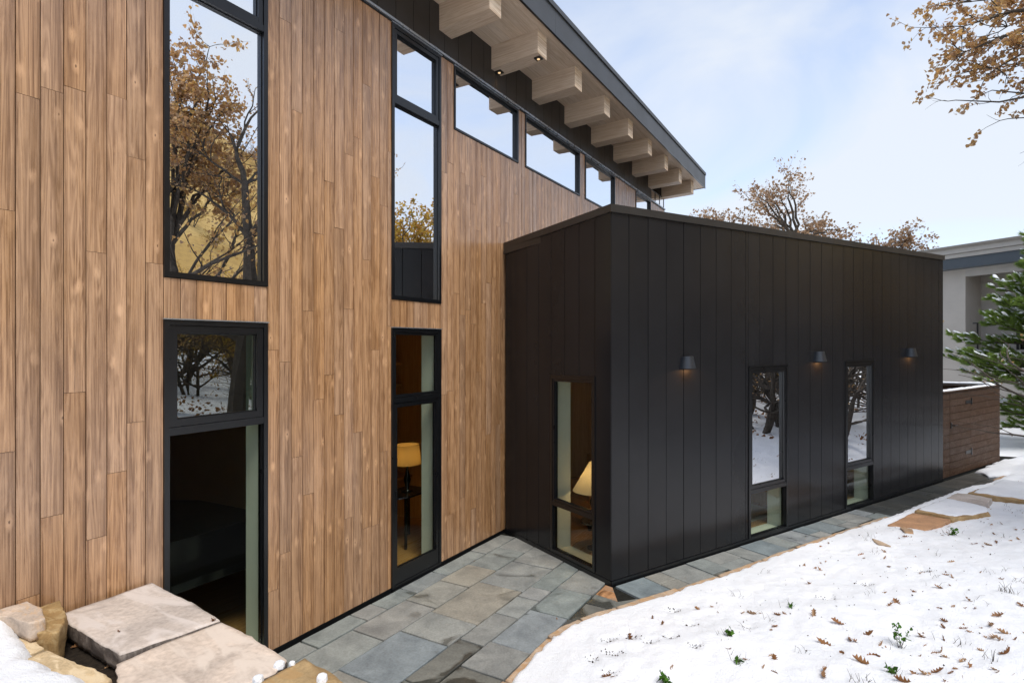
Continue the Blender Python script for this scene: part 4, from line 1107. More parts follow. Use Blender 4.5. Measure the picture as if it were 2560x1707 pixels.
def grow(rg, p, d, L, r, lev, out, tips, spread=0.75, grav=0.0, segs=6, wander=0.22, kids=(3, 5), lmul=(0.5, 0.78), minlev=0):
    pts = [p.copy()]; rad = [r]; d = d.normalized(); dirs = [d]
    for i in range(segs):
        d = (d + Vector((rg.gauss(0, wander), rg.gauss(0, wander), rg.gauss(0, wander * 0.7) + grav))).normalized()
        p = p + d * (L / segs); pts.append(p.copy()); rad.append(r * (1 - 0.62 * (i + 1) / segs)); dirs.append(d)
    out.append((pts, rad))
    if lev == 0:
        tips.append((pts, dirs)); return
    n = rg.randint(*kids)
    for k in range(n):
        f = 0.35 + 0.65 * (k + rg.random() * 0.7) / n; i = min(segs, max(1, int(f * segs)))
        ax = dirs[i].cross(Vector((rg.gauss(0, 1), rg.gauss(0, 1), rg.gauss(0, 1)))).normalized()
        nd = (dirs[i] + ax * rg.uniform(spread * 0.6, spread * 1.3)).normalized()
        grow(rg, pts[i], nd, L * rg.uniform(*lmul), rad[i] * 0.66, lev - 1, out, tips, spread, grav, segs, wander, kids, lmul)
    if lev > 0:
        grow(rg, pts[-1], dirs[-1], L * rg.uniform(0.5, 0.7), rad[-1], lev - 1, out, tips, spread, grav, segs, wander, kids, lmul)

LEAF6 = np.array([(0, 0, 0), (0.42, 0.25, 0.10), (0.30, 0.55, 0.05), (0.0, 1.0, -0.12), (-0.34, 0.62, 0.07), (-0.40, 0.28, 0.10)], dtype=float)
LEAF6_F = [(0, 1, 2), (0, 2, 3), (0, 3, 4), (0, 4, 5)]
def leaves_mesh(name, pos, size, seed, tmpl=LEAF6, tf=LEAF6_F, droop=0.25):
    r_ = np.random.default_rng(seed); n = len(pos); pos = np.asarray(pos)
    fwd = r_.normal(size=(n, 3)); fwd[:, 2] -= droop; fwd /= np.linalg.norm(fwd, axis=1, keepdims=True)
    up = r_.normal(size=(n, 3)); side = np.cross(fwd, up); side /= np.linalg.norm(side, axis=1, keepdims=True); up = np.cross(side, fwd)
    s = r_.uniform(size * 0.65, size * 1.25, size=(n, 1, 1))
    v = tmpl[None, :, 0:1] * side[:, None] + tmpl[None, :, 1:2] * fwd[:, None] + tmpl[None, :, 2:3] * up[:, None]
    v = v * s + pos[:, None]
    k = len(tmpl)
    f = (np.array(tf)[None] + (np.arange(n) * k)[:, None, None]).reshape(-1, 3)
    me = bpy.data.meshes.new(name)
    me.vertices.add(n * k); me.vertices.foreach_set('co', v.reshape(-1))
    me.loops.add(f.size); me.loops.foreach_set('vertex_index', f.reshape(-1).astype(np.int32))
    me.polygons.add(len(f)); me.polygons.foreach_set('loop_start', np.arange(0, f.size, 3, dtype=np.int32))
    me.update(calc_edges=True)
    return me

def tip_leaves(rg, tips, per, jit):
    out = []
    for pts, dirs in tips:
        for _ in range(rg.randint(int(per * 0.5), int(per * 1.4))):
            i = rg.randint(1, len(pts) - 1); f = rg.random()
            q = pts[i - 1].lerp(pts[i], f)
            out.append((q.x + rg.gauss(0, jit), q.y + rg.gauss(0, jit), q.z + rg.gauss(0, jit * 0.8)))
    return out

def tree_meshes(seed, h, r, lev=3, per=14, leaf=0.09, spread=0.75, kids=(3, 5), lean=(0, 0), name='oak', multi=1, bare=0.0):
    """trunk-and-branch mesh and a leaf mesh, base at the origin"""
    rg = random.Random(seed); br = []; tips = []
    for k in range(multi):
        a = rg.uniform(0, 6.28) if multi > 1 else 0.0; e = 0.28 if multi > 1 else 0.0
        d = Vector((lean[0] + e * math.cos(a), lean[1] + e * math.sin(a), 1)).normalized()
        tr = [Vector((0.12 * math.cos(a) * (multi > 1), 0.12 * math.sin(a) * (multi > 1), -0.4))]; rad = [r * 1.25]
        n = 7
        for i in range(n):
            d = (d + Vector((rg.gauss(0, .10), rg.gauss(0, .10), 0.05))).normalized(); tr.append(tr[-1] + d * (h * 0.55 / n)); rad.append(r * (1.0 - 0.5 * (i + 1) / n))
        br.append((tr, rad))
        nb_ = rg.randint(5, 7)
        for j in range(nb_):
            i = rg.randint(3, n); an = 2 * math.pi * (j + rg.random() * 0.6) / nb_
            nd = Vector((math.cos(an), math.sin(an), rg.uniform(0.25, 1.0)))
            grow(rg, tr[i], nd, h * rg.uniform(0.22, 0.34), rad[i] * 0.6, lev - 1, br, tips, spread, 0.03, 5, 0.20, kids)
        grow(rg, tr[-1], d, h * 0.26, rad[-1] * 0.9, lev - 1, br, tips, spread, 0.04, 5, 0.2, kids)
    tm = tubes_mesh(br)
    me = bpy.data.meshes.new(name + '_trunk'); me.from_pydata([tuple(v) for v in tm.v], [], tm.f); me.update()
    tips_l = [t for t in tips if rg.random() > bare]
    lm = leaves_mesh(name + '_leaves', tip_leaves(rg, tips_l, per, leaf * 1.1), leaf, seed)
    return me, lm

def fit(meshes, height):
    v = np.empty(len(meshes[1].vertices) * 3); meshes[1].vertices.foreach_get('co', v)
    return height / np.percentile(v[2::3], 99.5)
def place_tree(meshes, x, y, z, rz, sc, label, leafm, group=None, name='oak_tree', cat='tree'):
    t = empty(name, (0, 0, 0), label, cat, group); t.location = (x, y, z); t.rotation_euler = (0, 0, rz); t.scale = (sc, sc, sc)
    a = link('trunk', meshes[0], t, M['bark']); b = link('crown', meshes[1], t, leafm)
    return t

oakA = tree_meshes(3, 10.5, 0.24, 3, 16, 0.10, kids=(3, 4))
oakB = tree_meshes(8, 9.0, 0.16, 3, 14, 0.10, kids=(3, 4), multi=2)
scrubM = tree_meshes(14, 5.5, 0.07, 2, 16, 0.09, kids=(4, 6), multi=4)
bareM = tree_meshes(21, 8.0, 0.13, 3, 3, 0.08, kids=(3, 5), multi=3, bare=0.6)
def leafy_oak(seed, base, trunk_top, centre, radii, n, label, leafm, leaf=0.12, per=16, group=None, r0=0.2, kids=3, rz=None):
    """oak with a broad crown: limbs run from the trunk to points through an ellipsoid, twigs and leaves along their outer half"""
    rg = random.Random(seed); br = []; tips = []; base = Vector(base); top = Vector(trunk_top)
    tr = []; rad = []
    for i in range(8):
        f = i / 7; q = base.lerp(top, f) + Vector((rg.gauss(0, .06), rg.gauss(0, .06), 0)) * (0 < i < 7); tr.append(q); rad.append(r0 * (1.15 - .6 * f))
    tr[0] = tr[0] - Vector((0, 0, .5)); br.append((tr, rad))
    for k in range(n):
        while True:
            u = Vector((rg.uniform(-1, 1), rg.uniform(-1, 1), rg.uniform(-1, 1)))
            if 0.45 < u.length < 1.0: break
        tgt = Vector((centre[0] + u.x * radii[0], centre[1] + u.y * radii[1], centre[2] + u.z * radii[2]))
        st = tr[7] if tgt.z > top.z else tr[rg.choice((5, 6, 7))]; m_ = 8; pts = []; rr = []
        for i in range(m_ + 1):
            f = i / m_; q = st.lerp(tgt, f) + Vector((0, 0, 0.10 * (tgt - st).length * math.sin(math.pi * f)))
            if 0 < i < m_: q += Vector((rg.gauss(0, .07), rg.gauss(0, .07), rg.gauss(0, .06)))
            pts.append(q); rr.append(0.30 * r0 * (1 - f) ** 0.9 + 0.008)
        br.append((pts, rr))
        for i in range(4, m_ + 1):
            d = (pts[i] - pts[i - 1]).normalized()
            for _ in range(kids):
                grow(rg, pts[i], (d * .6 + Vector((rg.gauss(0, .6), rg.gauss(0, .6), rg.gauss(0, .5)))).normalized(), rg.uniform(.4, .8), 0.010, 1, br, tips, .7, 0, 4, .25, (2, 3), (.5, .8))
    t = empty('oak_tree', (0, 0, 0), label, 'tree', group); t.location = base
    tm = tubes_mesh(br); me = bpy.data.meshes.new('trunk'); me.from_pydata([tuple(Vector(v) - base) for v in tm.v], [], tm.f); me.update(); link('trunk', me, t, M['bark'])
    lp = [(x - base.x, y - base.y, z - base.z) for x, y, z in tip_leaves(rg, tips, per, leaf * .6)]
    link('crown', leaves_mesh('crown', lp, leaf, seed), t, leafm)
leafy_oak(91, (12.8, 8.6, .5), (12.2, 8.4, 5.8), (11.9, 8.2, 9.4), (2.5, 2.1, 3.0), 16, 'leafy russet oak across the lawn, largest in the upper left window', M['oakleaf'], 0.12, 10)
leafy_oak(93, (17.0, 22.6, .6), (16.8, 22.4, 6.0), (16.6, 22.2, 8.6), (3.2, 3.2, 2.4), 16, 'golden oak across the lawn, lowest crown in the tall middle window', M['goldleaf'], 0.15, 6, kids=2)
leafy_oak(95, (20.5, 29.5, .6), (20.4, 29.3, 7.0), (20.2, 29.0, 9.6), (3.6, 3.6, 2.8), 16, 'golden oak farther across the lawn, behind the lowest crown in the middle window', M['goldleaf'], 0.16, 6, kids=2)
# behind the annex
slimM = tree_meshes(51, 8.0, 0.115, 2, 5, 0.08, kids=(2, 3), multi=3, spread=0.4, bare=0.5)
for i, (x, y, rz, sc) in enumerate([(9.7, 12.1, 0.3, 0.8), (10.5, 13.3, 2.1, 0.9), (8.9, 13.9, 4.0, 0.7), (11.6, 15.2, 1.2, 1.0), (11.2, 11.4, 5.1, 0.9), (9.9, 16.2, 3.1, 0.8), (12.4, 13.0, 0.8, 1.0), (11.0, 18.0, 2.6, 0.9), (13.4, 15.3, 4.4, 1.0), (14.2, 13.4, 1.7, 1.1)]):
    place_tree(slimM, x, y, FALL * x + 0.15, rz, sc, 'slender many stemmed oak across the lawn, mirrored in the annex windows', M['oakleaf'], 'slender oaks across the lawn', 'slender_oak').scale = (sc, sc, sc * 0.58)
leafy_oak(71, (2.3, 29.0, 0.0), (2.25, 29.0, 7.6), (2.0, 29.0, 9.1), (2.7, 2.2, 2.0), 15, 'brown leaved oak rising behind the middle of the annex roof', M['oakbrown'], 0.125, 5, r0=0.22, kids=2)
leafy_oak(73, (-1.6, 27.4, 0.0), (-1.4, 27.4, 6.8), (-0.9, 27.4, 8.2), (2.4, 1.8, 1.2), 18, 'low oak crown showing behind the annex roof near the eave', M['oakbrown'], 0.125, 5, r0=0.16, kids=2)
leafy_oak(75, (5.6, 31.2, 0.0), (5.6, 31.2, 5.9), (5.3, 31.2, 7.0), (2.3, 1.8, 1.2), 14, 'small oak top showing behind the far end of the annex roof', M['oakbrown'], 0.125, 5, r0=0.14, kids=2)

# big oak right of the frame with limbs reaching into the upper right corner
def near_oak():
    rg = random.Random(5); br = []; tips = []
    base = Vector((10.2, 9.2, 0.35))
    tr = [base + Vector((0, 0, -0.6)), base + Vector((-.05, .03, 1.2)), base + Vector((-.2, .1, 2.6)), base + Vector((-.25, .25, 4.0)), base + Vector((-.1, .3, 5.6)), base + Vector((.1, .3, 7.2))]
    rad = [0.34, 0.27, 0.24, 0.21, 0.15, 0.09]
    br.append((tr, rad))
    targets = [(5.95, 10.15, 7.45), (5.97, 10.2, 7.10), (6.05, 10.2, 7.80), (6.35, 10.4, 6.85), (6.5, 10.6, 7.5), (6.7, 10.9, 8.1), (6.8, 10.8, 7.0)]
    for tgt in targets:
        tgt = Vector(tgt); i = rg.choice((3, 4, 4)); s = tr[i]
        n = 9; pts = []; rr = []
        for k in range(n + 1):
            f = k / n; q = s.lerp(tgt, f) + Vector((0, 0, 0.55 * math.sin(math.pi * f)))
            if 0 < k < n: q += Vector((rg.gauss(0, .07), rg.gauss(0, .07), rg.gauss(0, .06)))
            pts.append(q); rr.append(0.085 * (1 - f) ** 0.8 + 0.007)
        br.append((pts, rr))
        for k in range(5, n + 1):
            d = (pts[k] - pts[k - 1]).normalized()
            for _ in range(3 if k < n else 4):
                nd = (d + Vector((rg.gauss(0, .55), rg.gauss(0, .55), rg.gauss(0, .40)))).normalized()
                grow(rg, pts[k], nd, rg.uniform(0.35, 0.62), 0.010, 1, br, tips, 0.7, -0.02, 4, 0.25, (2, 3), (0.5, 0.8))
    bare_t = [(5.85, 10.1, 6.40), (6.5, 10.55, 6.15), (6.75, 10.75, 5.75), (6.3, 10.4, 6.55)]
    for tgt in bare_t:
        tgt = Vector(tgt); s = tr[3]; n = 9; pts = []; rr = []
        for k in range(n + 1):
            f = k / n; q = s.lerp(tgt, f) + Vector((0, 0, 0.35 * math.sin(math.pi * f)))
            if 0 < k < n: q += Vector((rg.gauss(0, .06), rg.gauss(0, .06), rg.gauss(0, .05)))
            pts.append(q); rr.append(0.05 * (1 - f) + 0.006)
        br.append((pts, rr)); few = []
        for k in range(6, n + 1):
            d = (pts[k] - pts[k - 1]).normalized()
            grow(rg, pts[k], (d + Vector((rg.gauss(0, .6), rg.gauss(0, .6), rg.gauss(0, .4)))).normalized(), 0.35, 0.007, 1, br, few, 0.7, 0, 4, 0.25, (1, 2), (0.5, 0.8))
        tips.extend(t for t in few if rg.random() < 0.45)
    for j in range(9):                      # the rest of the crown, seen in the windows
        i = rg.choice((2, 3, 4, 5)); an = rg.uniform(-1.9, 2.2)
        grow(rg, tr[i], Vector((math.cos(an), math.sin(an), rg.uniform(.2, .9))), rg.uniform(1.6, 2.6), rad[i] * .5, 2, br, tips, 0.7, 0.02, 5, 0.2, (3, 4))
    grow(rg, tr[-1], Vector((0.1, 0, 1)), 2.0, 0.085, 2, br, tips, 0.7, 0.02, 5, 0.2, (3, 4))
    t = empty('oak_tree', (0, 0, 0), 'large russet oak whose branches reach in at the upper right', 'tree'); t.location = base
    tm = tubes_mesh(br)
    me = bpy.data.meshes.new('trunk'); me.from_pydata([tuple(Vector(v) - base) for v in tm.v], [], tm.f); me.update(); link('trunk', me, t, M['bark'])
    lp = [(x - base.x, y - base.y, z - base.z) for x, y, z in tip_leaves(rg, tips, 15, 0.034)]
    link('crown', leaves_mesh('crown', lp, 0.064, 44), t, M['oakleaf'])
near_oak()

# the wood across the lawn, seen in the window glass
lab = 'oak of the wood across the lawn, mirrored in the window glass'
for i, (x, y, k, rz, sc) in enumerate([(13.4, 8.4, 0, 2.2, 1.1), (18.5, 11.6, 1, 4.0, 0.8), (14.2, 12.4, 1, 3.0, 0.55), (14.5, 16.0, 1, 5.1, 0.55), (18.5, 9.8, 2, 0.9, 0.8), (12.2, 14.6, 2, 2.8, 0.5), (18.0, 17.0, 0, 1.4, 0.6), (14.8, 20.5, 1, 0.2, 0.6), (22.0, 13.5, 1, 3.3, 0.8), (19.5, 22.5, 0, 5.5, 0.6), (24.0, 18.5, 1, 3.9, 0.75), (16.2, 18.2, 2, 1.9, 0.55), (13.3, 17.4, 2, 4.6, 0.5), (17.0, 14.6, 2, 0.1, 0.55), (15.4, 23.0, 2, 5.9, 0.6), (20.5, 15.4, 1, 2.6, 0.7), (20.0, 19.5, 2, 3.6, 0.6), (12.6, 20.6, 2, 1.1, 0.5), (17.8, 25.5, 0, 0.7, 0.6), (16.0, 11.0, 2, 5.2, 0.6), (21.0, 26.5, 1, 1.0, 0.7), (23.5, 23.0, 1, 2.2, 0.75), (26.0, 28.0, 1, 4.2, 0.8)]):
    ms = (oakA, oakB, bareM)[k]
    place_tree(ms, x, y, FALL * x - 0.05, rz, sc, lab, M['oakleaf'] if k == 0 else M['goldleaf'], 'oaks of the wood across the lawn')
for i in range(22):
    x = rng.uniform(22, 46); y = rng.uniform(-8, 52)
    place_tree(scrubM, x, y, FALL * min(x, 40) - 0.3, rng.uniform(0, 6), rng.uniform(0.8, 1.5), 'golden scrub oak at the foot of the hillside, mirrored in the glass', M['goldleaf'], 'scrub at the foot of the hillside', 'scrub_oak', 'shrub')
for i in range(64):
    x = rng.uniform(42, 150); y = (x + 4.7) * rng.uniform(0.38, 1.35)
    place_tree(scrubM, x, y, hill_z(x, y) - 0.2, rng.uniform(0, 6), rng.uniform(0.8, 1.7), 'scrub oak dotted on the golden hillside, mirrored in the upper left window', M['goldleaf'] if rng.random() < .6 else M['oakbrown'], 'scrub dotted on the hillside', 'scrub_oak', 'shrub')
goldM = tree_meshes(61, 5.0, 0.05, 2, 9, 0.10, kids=(3, 4), multi=2, spread=0.35)
place_tree(goldM, 6.0, 19.7, 0.1, 1.0, fit(goldM, 5.0), 'golden leaved shrub behind the far corner of the annex', M['goldleaf'], None, 'golden_shrub', 'shrub').scale = (0.42, 0.42, fit(goldM, 5.0))

# leaf litter under the wood across the lawn
rl_ = random.Random(77); lp = []
for i in range(16000):
    x = rl_.uniform(8.8, 27); y = rl_.uniform(3, 32)
    if nz(x, y, 0.45, 3.0) + 0.5 * nz(x, y, 1.6, 7.0) + rl_.gauss(0, .22) < 0.12 or x < 4.67 + .19 * y + 1.2: continue
    lp.append((x, y, lawn_h(x, y) + FALL * x + 0.02))
link('leaf_litter', leaves_mesh('leaf_litter', lp, .12, 9, droop=0.0), None, M['litter'], kind='stuff')

# pine with snow on its boughs
def pine(bx, by, h, rmax, seed):
    rg = random.Random(seed); t = empty('pine_tree', (bx, by, 0), 'green pine with snow on its boughs right of the brown fence', 'tree')
    br = [([Vector((0, 0, -0.3)), Vector((0.05, 0.03, h * .5)), Vector((0, 0, h))], [0.15, 0.10, 0.02])]
    shoots = []
    z = 0.3
    while z < h - 0.15:
        R_ = rmax * (1 - (z / h) ** 1.3) ** 0.9 + 0.2; nbr = rg.randint(3, 4)
        for k in range(nbr):
            an = rg.uniform(0, 6.28); L = R_ * rg.uniform(.72, 1.15) * (0.62 if z < 1.5 else 1.0); rise = rg.uniform(-.05, .35)
            pts = []; n = 9
            for i in range(n + 1):
                f = i / n; pts.append(Vector((math.cos(an) * L * f, math.sin(an) * L * f, z + L * (rise * f - 0.20 * f * f + 0.20 * f ** 3))) + Vector((rg.gauss(0, .025), rg.gauss(0, .025), rg.gauss(0, .02))))
            br.append((pts, [0.032 * (1 - i / n) + 0.007 for i in range(n + 1)]))
            for i in range(3, n + 1):
                d = (pts[i] - pts[i - 1]).normalized(); sd = Vector((-d.y, d.x, 0)).normalized()
                for s in ((-1, 1) if i < n else (-.6, 0, .6)):
                    if rg.random() < .12: continue
                    l = (0.20 + 0.34 * (1 - i / n)) * rg.uniform(.7, 1.25)
                    dd = (d * rg.uniform(.7, 1.0) + sd * s * rg.uniform(.5, 1.0) + Vector((0, 0, rg.uniform(.0, .55)))).normalized()
                    q = pts[i] + dd * l; br.append(([pts[i], q], [0.009, 0.005])); shoots.append((pts[i], q))
                    if l > .3:
                        d2 = (dd + sd * rg.uniform(-.8, .8) + Vector((0, 0, .2))).normalized(); m_ = pts[i].lerp(q, .55); q2 = m_ + d2 * l * .55
                        br.append(([m_, q2], [0.007, 0.004])); shoots.append((m_, q2))
        z += rg.uniform(.13, .21)
    tm = tubes_mesh(br, 6); me = bpy.data.meshes.new('trunk'); me.from_pydata([tuple(v) for v in tm.v], [], tm.f); me.update(); link('trunk', me, t, M['bark'])
    r_ = np.random.default_rng(seed); V = []
    for p, q in shoots:
        L = (q - p).length; n = int(170 + 330 * L); d = np.array(q - p) / L
        f = r_.uniform(0.08, 1.02, n)[:, None]; c = np.array(p)[None] + d[None] * L * f
        nd = r_.normal(size=(n, 3)); nd -= (nd @ d)[:, None] * d; nd /= np.linalg.norm(nd, axis=1, keepdims=True)
        nd = nd * r_.uniform(.35, .9, (n, 1)) + d * r_.uniform(.6, 1.1, (n, 1)); nd[:, 2] += .10; nd /= np.linalg.norm(nd, axis=1, keepdims=True)
        ln = r_.uniform(.085, .14, (n, 1)); w = np.cross(nd, r_.normal(size=(n, 3))); w /= np.linalg.norm(w, axis=1, keepdims=True); w *= .0042
        V.append(np.stack([c - w, c + w, c + nd * ln], 1))
    V = np.concatenate(V); n = len(V)
    me = bpy.data.meshes.new('needles'); me.vertices.add(n * 3); me.vertices.foreach_set('co', V.reshape(-1)); me.loops.add(n * 3); me.loops.foreach_set('vertex_index', np.arange(n * 3, dtype=np.int32)); me.polygons.add(n); me.polygons.foreach_set('loop_start', np.arange(0, n * 3, 3, dtype=np.int32)); me.update(calc_edges=True)
    link('crown', me, t, M['needle'])
    m = MB()                                # snow resting on the shoots
    for p, q in shoots:
        if rg.random() > 0.5: continue
        L = (q - p).length; d = (q - p) / L; sd = Vector((-d.y, d.x, 0)); sd = sd.normalized() if sd.length > 0.05 else Vector((1, 0, 0))
        for kk in range(rg.randint(1, 3)):
            c = p.lerp(q, rg.uniform(.4, 1.0)) + Vector((rg.gauss(0, .015), rg.gauss(0, .015), .045)); a = rg.uniform(.05, .12); b = rg.uniform(.03, .055); h_ = rg.uniform(.018, .04)
            k0 = len(m.v); nr, ns = 8, 4; ph0 = rg.uniform(0, 9)
            for i in range(ns + 1):
                ph = math.pi * (i / ns - .5)
                for j in range(nr):
                    th = 2 * math.pi * j / nr; w = 1 + .28 * math.sin(3 * th + ph0) * math.cos(ph)
                    m.v.append(tuple(c + d * (a * math.cos(ph) * math.cos(th) * w) + sd * (b * math.cos(ph) * math.sin(th) * w) + Vector((0, 0, h_ * math.sin(ph) * (1 if ph > 0 else .4)))))
            for i in range(ns):
                for j in range(nr): m.f.append((k0 + i * nr + j, k0 + i * nr + (j + 1) % nr, k0 + (i + 1) * nr + (j + 1) % nr, k0 + (i + 1) * nr + j))
    me = bpy.data.meshes.new('snow'); me.from_pydata(m.v, [], m.f); me.polygons.foreach_set('use_smooth', [True] * len(me.polygons)); me.update()
    link('snow', me, t, M['snow'], kind='stuff')
pine(9.45, 21.9, 5.9, 2.7, 4)

# ------------------------------------------------------------------ litter on the snow
def leaf_outline(rg):
    """lobed oak leaf, flat, one unit long"""
    n = 5; rt = []
    lobes = [(0.06, 0.04), (0.16, 0.20), (0.24, 0.09), (0.36, 0.32), (0.45, 0.13), (0.58, 0.36), (0.67, 0.15), (0.80, 0.26), (0.87, 0.12), (1.0, 0.05)]
    L = [(-(w * rg.uniform(.8, 1.2)), y + rg.uniform(-.02, .02)) for y, w in lobes]; Rr = [(w * rg.uniform(.8, 1.2), y + rg.uniform(-.02, .02)) for y, w in lobes]
    return L, Rr
LEAFM = []
for k in range(7):
    rg = random.Random(100 + k); L, Rr = leaf_outline(rg); vs = []; fs = []
    curl = rg.uniform(0.15, 0.9); fold = rg.uniform(0.2, 0.9); tw = rg.uniform(-.6, .6)
    def bend(x, y):
        a = curl * (y - .4); z = curl * (y - .45) ** 2 * 0.9 + fold * abs(x) * 0.8 + tw * x * (y - .5)
        return (x * (1 - .25 * fold), y - .5, z + 0.03)
    n = len(L)
    for i in range(n):
        yc = (L[i][1] + Rr[i][1]) / 2
        vs += [bend(*L[i]), bend(0, yc), bend(*Rr[i])]
    for i in range(n - 1):
        fs += [(3 * i, 3 * i + 1, 3 * i + 4, 3 * i + 3), (3 * i + 1, 3 * i + 2, 3 * i + 5, 3 * i + 4)]
    b = len(vs); vs += [bend(-.012, 0.06), bend(.012, 0.06), bend(.01, -.22), bend(-.01, -.22)]; fs.append((b, b + 3, b + 2, b + 1))
    me = bpy.data.meshes.new('oak_leaf'); me.from_pydata(vs, [], fs); me.update(); me.materials.append(M['litter']); LEAFM.append(me)
def put_leaf(x, y, s, z=None, label='dry brown oak leaf lying on the snow', group='fallen oak leaves on the snow'):
    o = link('oak_leaf', rng.choice(LEAFM), label=label, cat='leaf', group=group)
    zz = (lawn_h(x, y) if z is None else z) + FALL * x
    o.location = (x, y, zz + rng.uniform(-0.008, 0.002)); o.scale = (s * rng.uniform(.6, 1.0), s, s * rng.uniform(.6, 1.6)); o.rotation_euler = (rng.gauss(0, .45), rng.gauss(0, .45), rng.uniform(0, 6.28))
LV = [(4.11, 7.61), (4.29, 7.5), (4.69, 8.28), (4.33, 7.83), (4.21, 6.97), (4.95, 8.19), (4.31, 6.07), (4.05, 6.04), (4.01, 5.7), (3.76, 5.93), (3.85, 5.98), (4.9, 6.91), (4.93, 6.59), (5.0, 6.69), (5.54, 7.71), (5.39, 7.28), (5.44, 6.77), (5.59, 6.95), (5.61, 6.78), (4.75, 5.81), (4.42, 5.52), (4.66, 5.67), (4.51, 5.97), (4.57, 5.38), (5.13, 5.95), (5.29, 5.95), (5.46, 6.26), (5.58, 6.32), (5.67, 6.38), (5.67, 6.08), (5.78, 6.12), (5.25, 5.7), (5.2, 5.68), (5.27, 5.63), (5.37, 5.61), (4.69, 5.26), (4.09, 5.01), (4.03, 4.82), (4.11, 4.81), (3.88, 4.9), (4.45, 4.98), (4.44, 4.89), (3.37, 4.56), (3.06, 5.35), (2.93, 5.43), (3.29, 5.81), (3.39, 5.96), (5.68, 5.83), (5.31, 5.43), (5.41, 5.52), (5.56, 5.52), (5.65, 5.5), (5.34, 5.32), (5.76, 6.65), (4.77, 5.45), (5.1, 5.23), (5.98, 7.8), (6.06, 9.14), (4.84, 5.65), (2.93, 4.25), (5.99, 7.03), (5.23, 9.25), (5.6, 8.26), (5.73, 6.25), (5.64, 6.11), (5.15, 5.79), (5.03, 5.21), (5.22, 5.19), (4.95, 5.03), (4.1, 4.53), (2.86, 4.98), (5.19, 5.33), (5.51, 5.83)]
for x, y in LV:
    put_leaf(x, y, rng.choice((0.06, 0.08, 0.10, 0.115)) * rng.uniform(.85, 1.15))
    if rng.random() < 0.25: put_leaf(x + rng.gauss(0, .05), y + rng.gauss(0, .05), rng.uniform(0.035, 0.07))
lp = []                             # crumbs and twig ends where the snow has sunk
for px_, py_, pr_ in PITS:
    for k in range(34):
        x, y = px_ + rng.gauss(0, pr_ * .7), py_ + rng.gauss(0, pr_ * .45); lp.append((x, y, lawn_h(x, y) + FALL * x + 0.001))
for k in range(420):
    a_ = rng.uniform(0, 9); o_ = 0.7 + rng.random() * 3.4; q = TR(a_, 0, o_); lp.append((q[0], q[1], lawn_h(q[0], q[1]) + FALL * q[0] + 0.002))
gb = MB()                           # dry grass blades standing through the snow
for k in range(46):
    a_ = rng.uniform(-0.2, 8); o_ = 0.9 + rng.random() * 3.2; q = TR(a_, 0, o_); zc = lawn_h(q[0], q[1]) + FALL * q[0]
    for j in range(rng.randint(2, 7)):
        an = rng.uniform(0, 6.28); b = Vector((q[0] + rng.gauss(0, .035), q[1] + rng.gauss(0, .035), zc - .01)); l = rng.uniform(.025, .075)
        gb.tube([b, b + Vector((math.cos(an) * l * .4, math.sin(an) * l * .4, l * .8)), b + Vector((math.cos(an) * l, math.sin(an) * l, l * 1.05))], [.0016, .0013, .0006], 3)
me = bpy.data.meshes.new('dry_grass'); me.from_pydata([tuple(v) for v in gb.v], [], gb.f); me.update(); link('dry_grass', me, None, M['twig'], kind='stuff')
link('plant_crumbs', leaves_mesh('plant_crumbs', lp, .016, 19, droop=0.0), None, M['twig'], kind='stuff')
for i in range(80):
    a_ = rng.uniform(2.5, 11.0); o_ = 0.75 + rng.random() ** 0.8 * (1.2 + 0.1 * a_)
    for k in range(rng.choice((1, 1, 2, 3))):
        p = TR(a_ + rng.gauss(0, .14) * (k > 0), 0, o_ + rng.gauss(0, .14) * (k > 0)); put_leaf(p[0], p[1], rng.choice((0.03, 0.045, 0.06, 0.08)))
for i in range(30):
    a_ = rng.uniform(-0.4, 3.5); o_ = rng.uniform(1.2, 4.0); p = TR(a_, 0, o_)
    put_leaf(p[0], p[1], rng.uniform(0.04, 0.09))
for x, y, z, s, l in ((0.37, 1.55, 0.935, 0.08, 'dry leaf lying on the dark soil bed'), (0.70, 1.66, 1.062, 0.045, 'tiny dry leaf on the slab against the timber wall'), (1.10, 2.03, 1.062, 0.07, 'dry leaf caught in the joint between the two buff slabs'), (0.83, 1.56, 0.935, 0.07, 'dry leaf wedged below the pinkish slab'), (0.33, 6.01, 0.004, 0.05, 'dry leaf lying on the paving near the glass door'), (2.02, 5.12, 0.004, 0.04, 'dry leaf lying on the paving near the annex corner')):
    put_leaf(x, y, s, z, l, None)

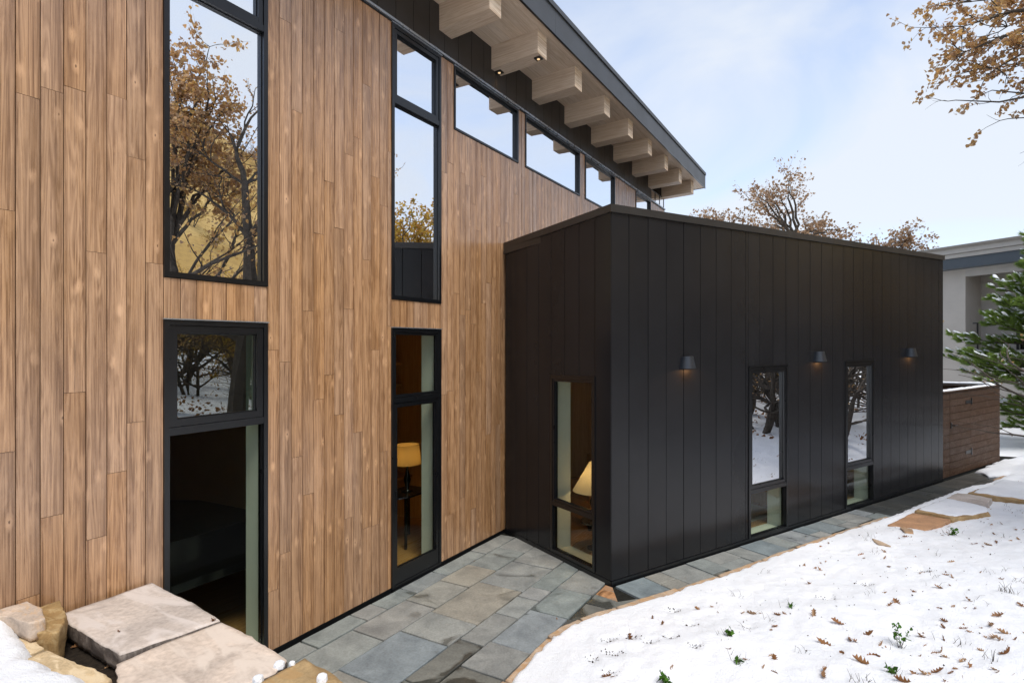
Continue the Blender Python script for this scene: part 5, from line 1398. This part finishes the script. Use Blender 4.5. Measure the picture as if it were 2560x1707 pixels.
def sprig(x, y, h, n, label, green=True, blades=9):
    t = empty('plant_sprig', (x, y, 0), label, 'plant'); t.location = (x, y, lawn_h(x, y) + FALL * x); rg = random.Random(int(x * 100 + y * 10))
    m = MB(); lp = []
    for k in range(n):
        an = rg.uniform(0, 6.28); d = Vector((math.cos(an) * .25, math.sin(an) * .25, 1)); p = Vector((rg.gauss(0, .012), rg.gauss(0, .012), -.02)); pts = [p]
        for i in range(5):
            d = (d + Vector((rg.gauss(0, .12), rg.gauss(0, .12), 0))).normalized(); p = p + d * h / 5; pts.append(p)
            if green and i > 0:
                for _ in range(3): lp.append((p.x + rg.gauss(0, .008), p.y + rg.gauss(0, .008), p.z + rg.gauss(0, .006)))
        m.tube(pts, [.003, .003, .0025, .002, .0015, .001], 4)
    for k in range(blades):
        an = rg.uniform(0, 6.28); b = Vector((rg.gauss(0, .05), rg.gauss(0, .05), -.01)); l = rg.uniform(.04, .11)
        m.tube([b, b + Vector((math.cos(an) * l * .5, math.sin(an) * l * .5, l * .8))], [.0022, .0008], 3)
    me = bpy.data.meshes.new('stem'); me.from_pydata([tuple(v) for v in m.v], [], m.f); me.update(); link('stem', me, t, M['twig'])
    if lp: link('leaves', leaves_mesh('sprig_leaves', lp, .034, int(x * 50), droop=-.1), t, M['greenleaf'])
sprig(4.96, 5.69, 0.20, 3, 'tallest green sprig standing in the snow')
sprig(4.89, 5.17, 0.06, 2, 'short green tuft with dry stalks below the tallest sprig')
sprig(5.95, 7.40, 0.13, 3, 'dark dry tuft in the snow near the right edge', False, 16)
sprig(3.40, 4.33, 0.09, 3, 'green and brown tuft in the snow nearest the paving')
sprig(3.68, 5.26, 0.07, 2, 'thin dark tuft alone in the middle of the snow')
sprig(4.72, 4.92, 0.07, 2, 'dark tuft at the bottom edge of the snow', False, 12)
sprig(3.83, 4.86, 0.04, 2, 'tiny green leaves beside an upright oak leaf')
sprig(4.09, 6.22, 0.04, 2, 'tiny green leaves in the snow towards the annex', True, 6)
sprig(5.38, 5.90, 0.08, 1, 'dry stalks in the snow right of the tallest sprig', False, 8)
sprig(5.55, 5.68, 0.12, 2, 'dark bent stalk in the lower right of the snow', False, 5)
sprig(5.76, 9.65, 0.12, 3, 'bushy dry tuft in the snow beside the orange slab', True, 14)
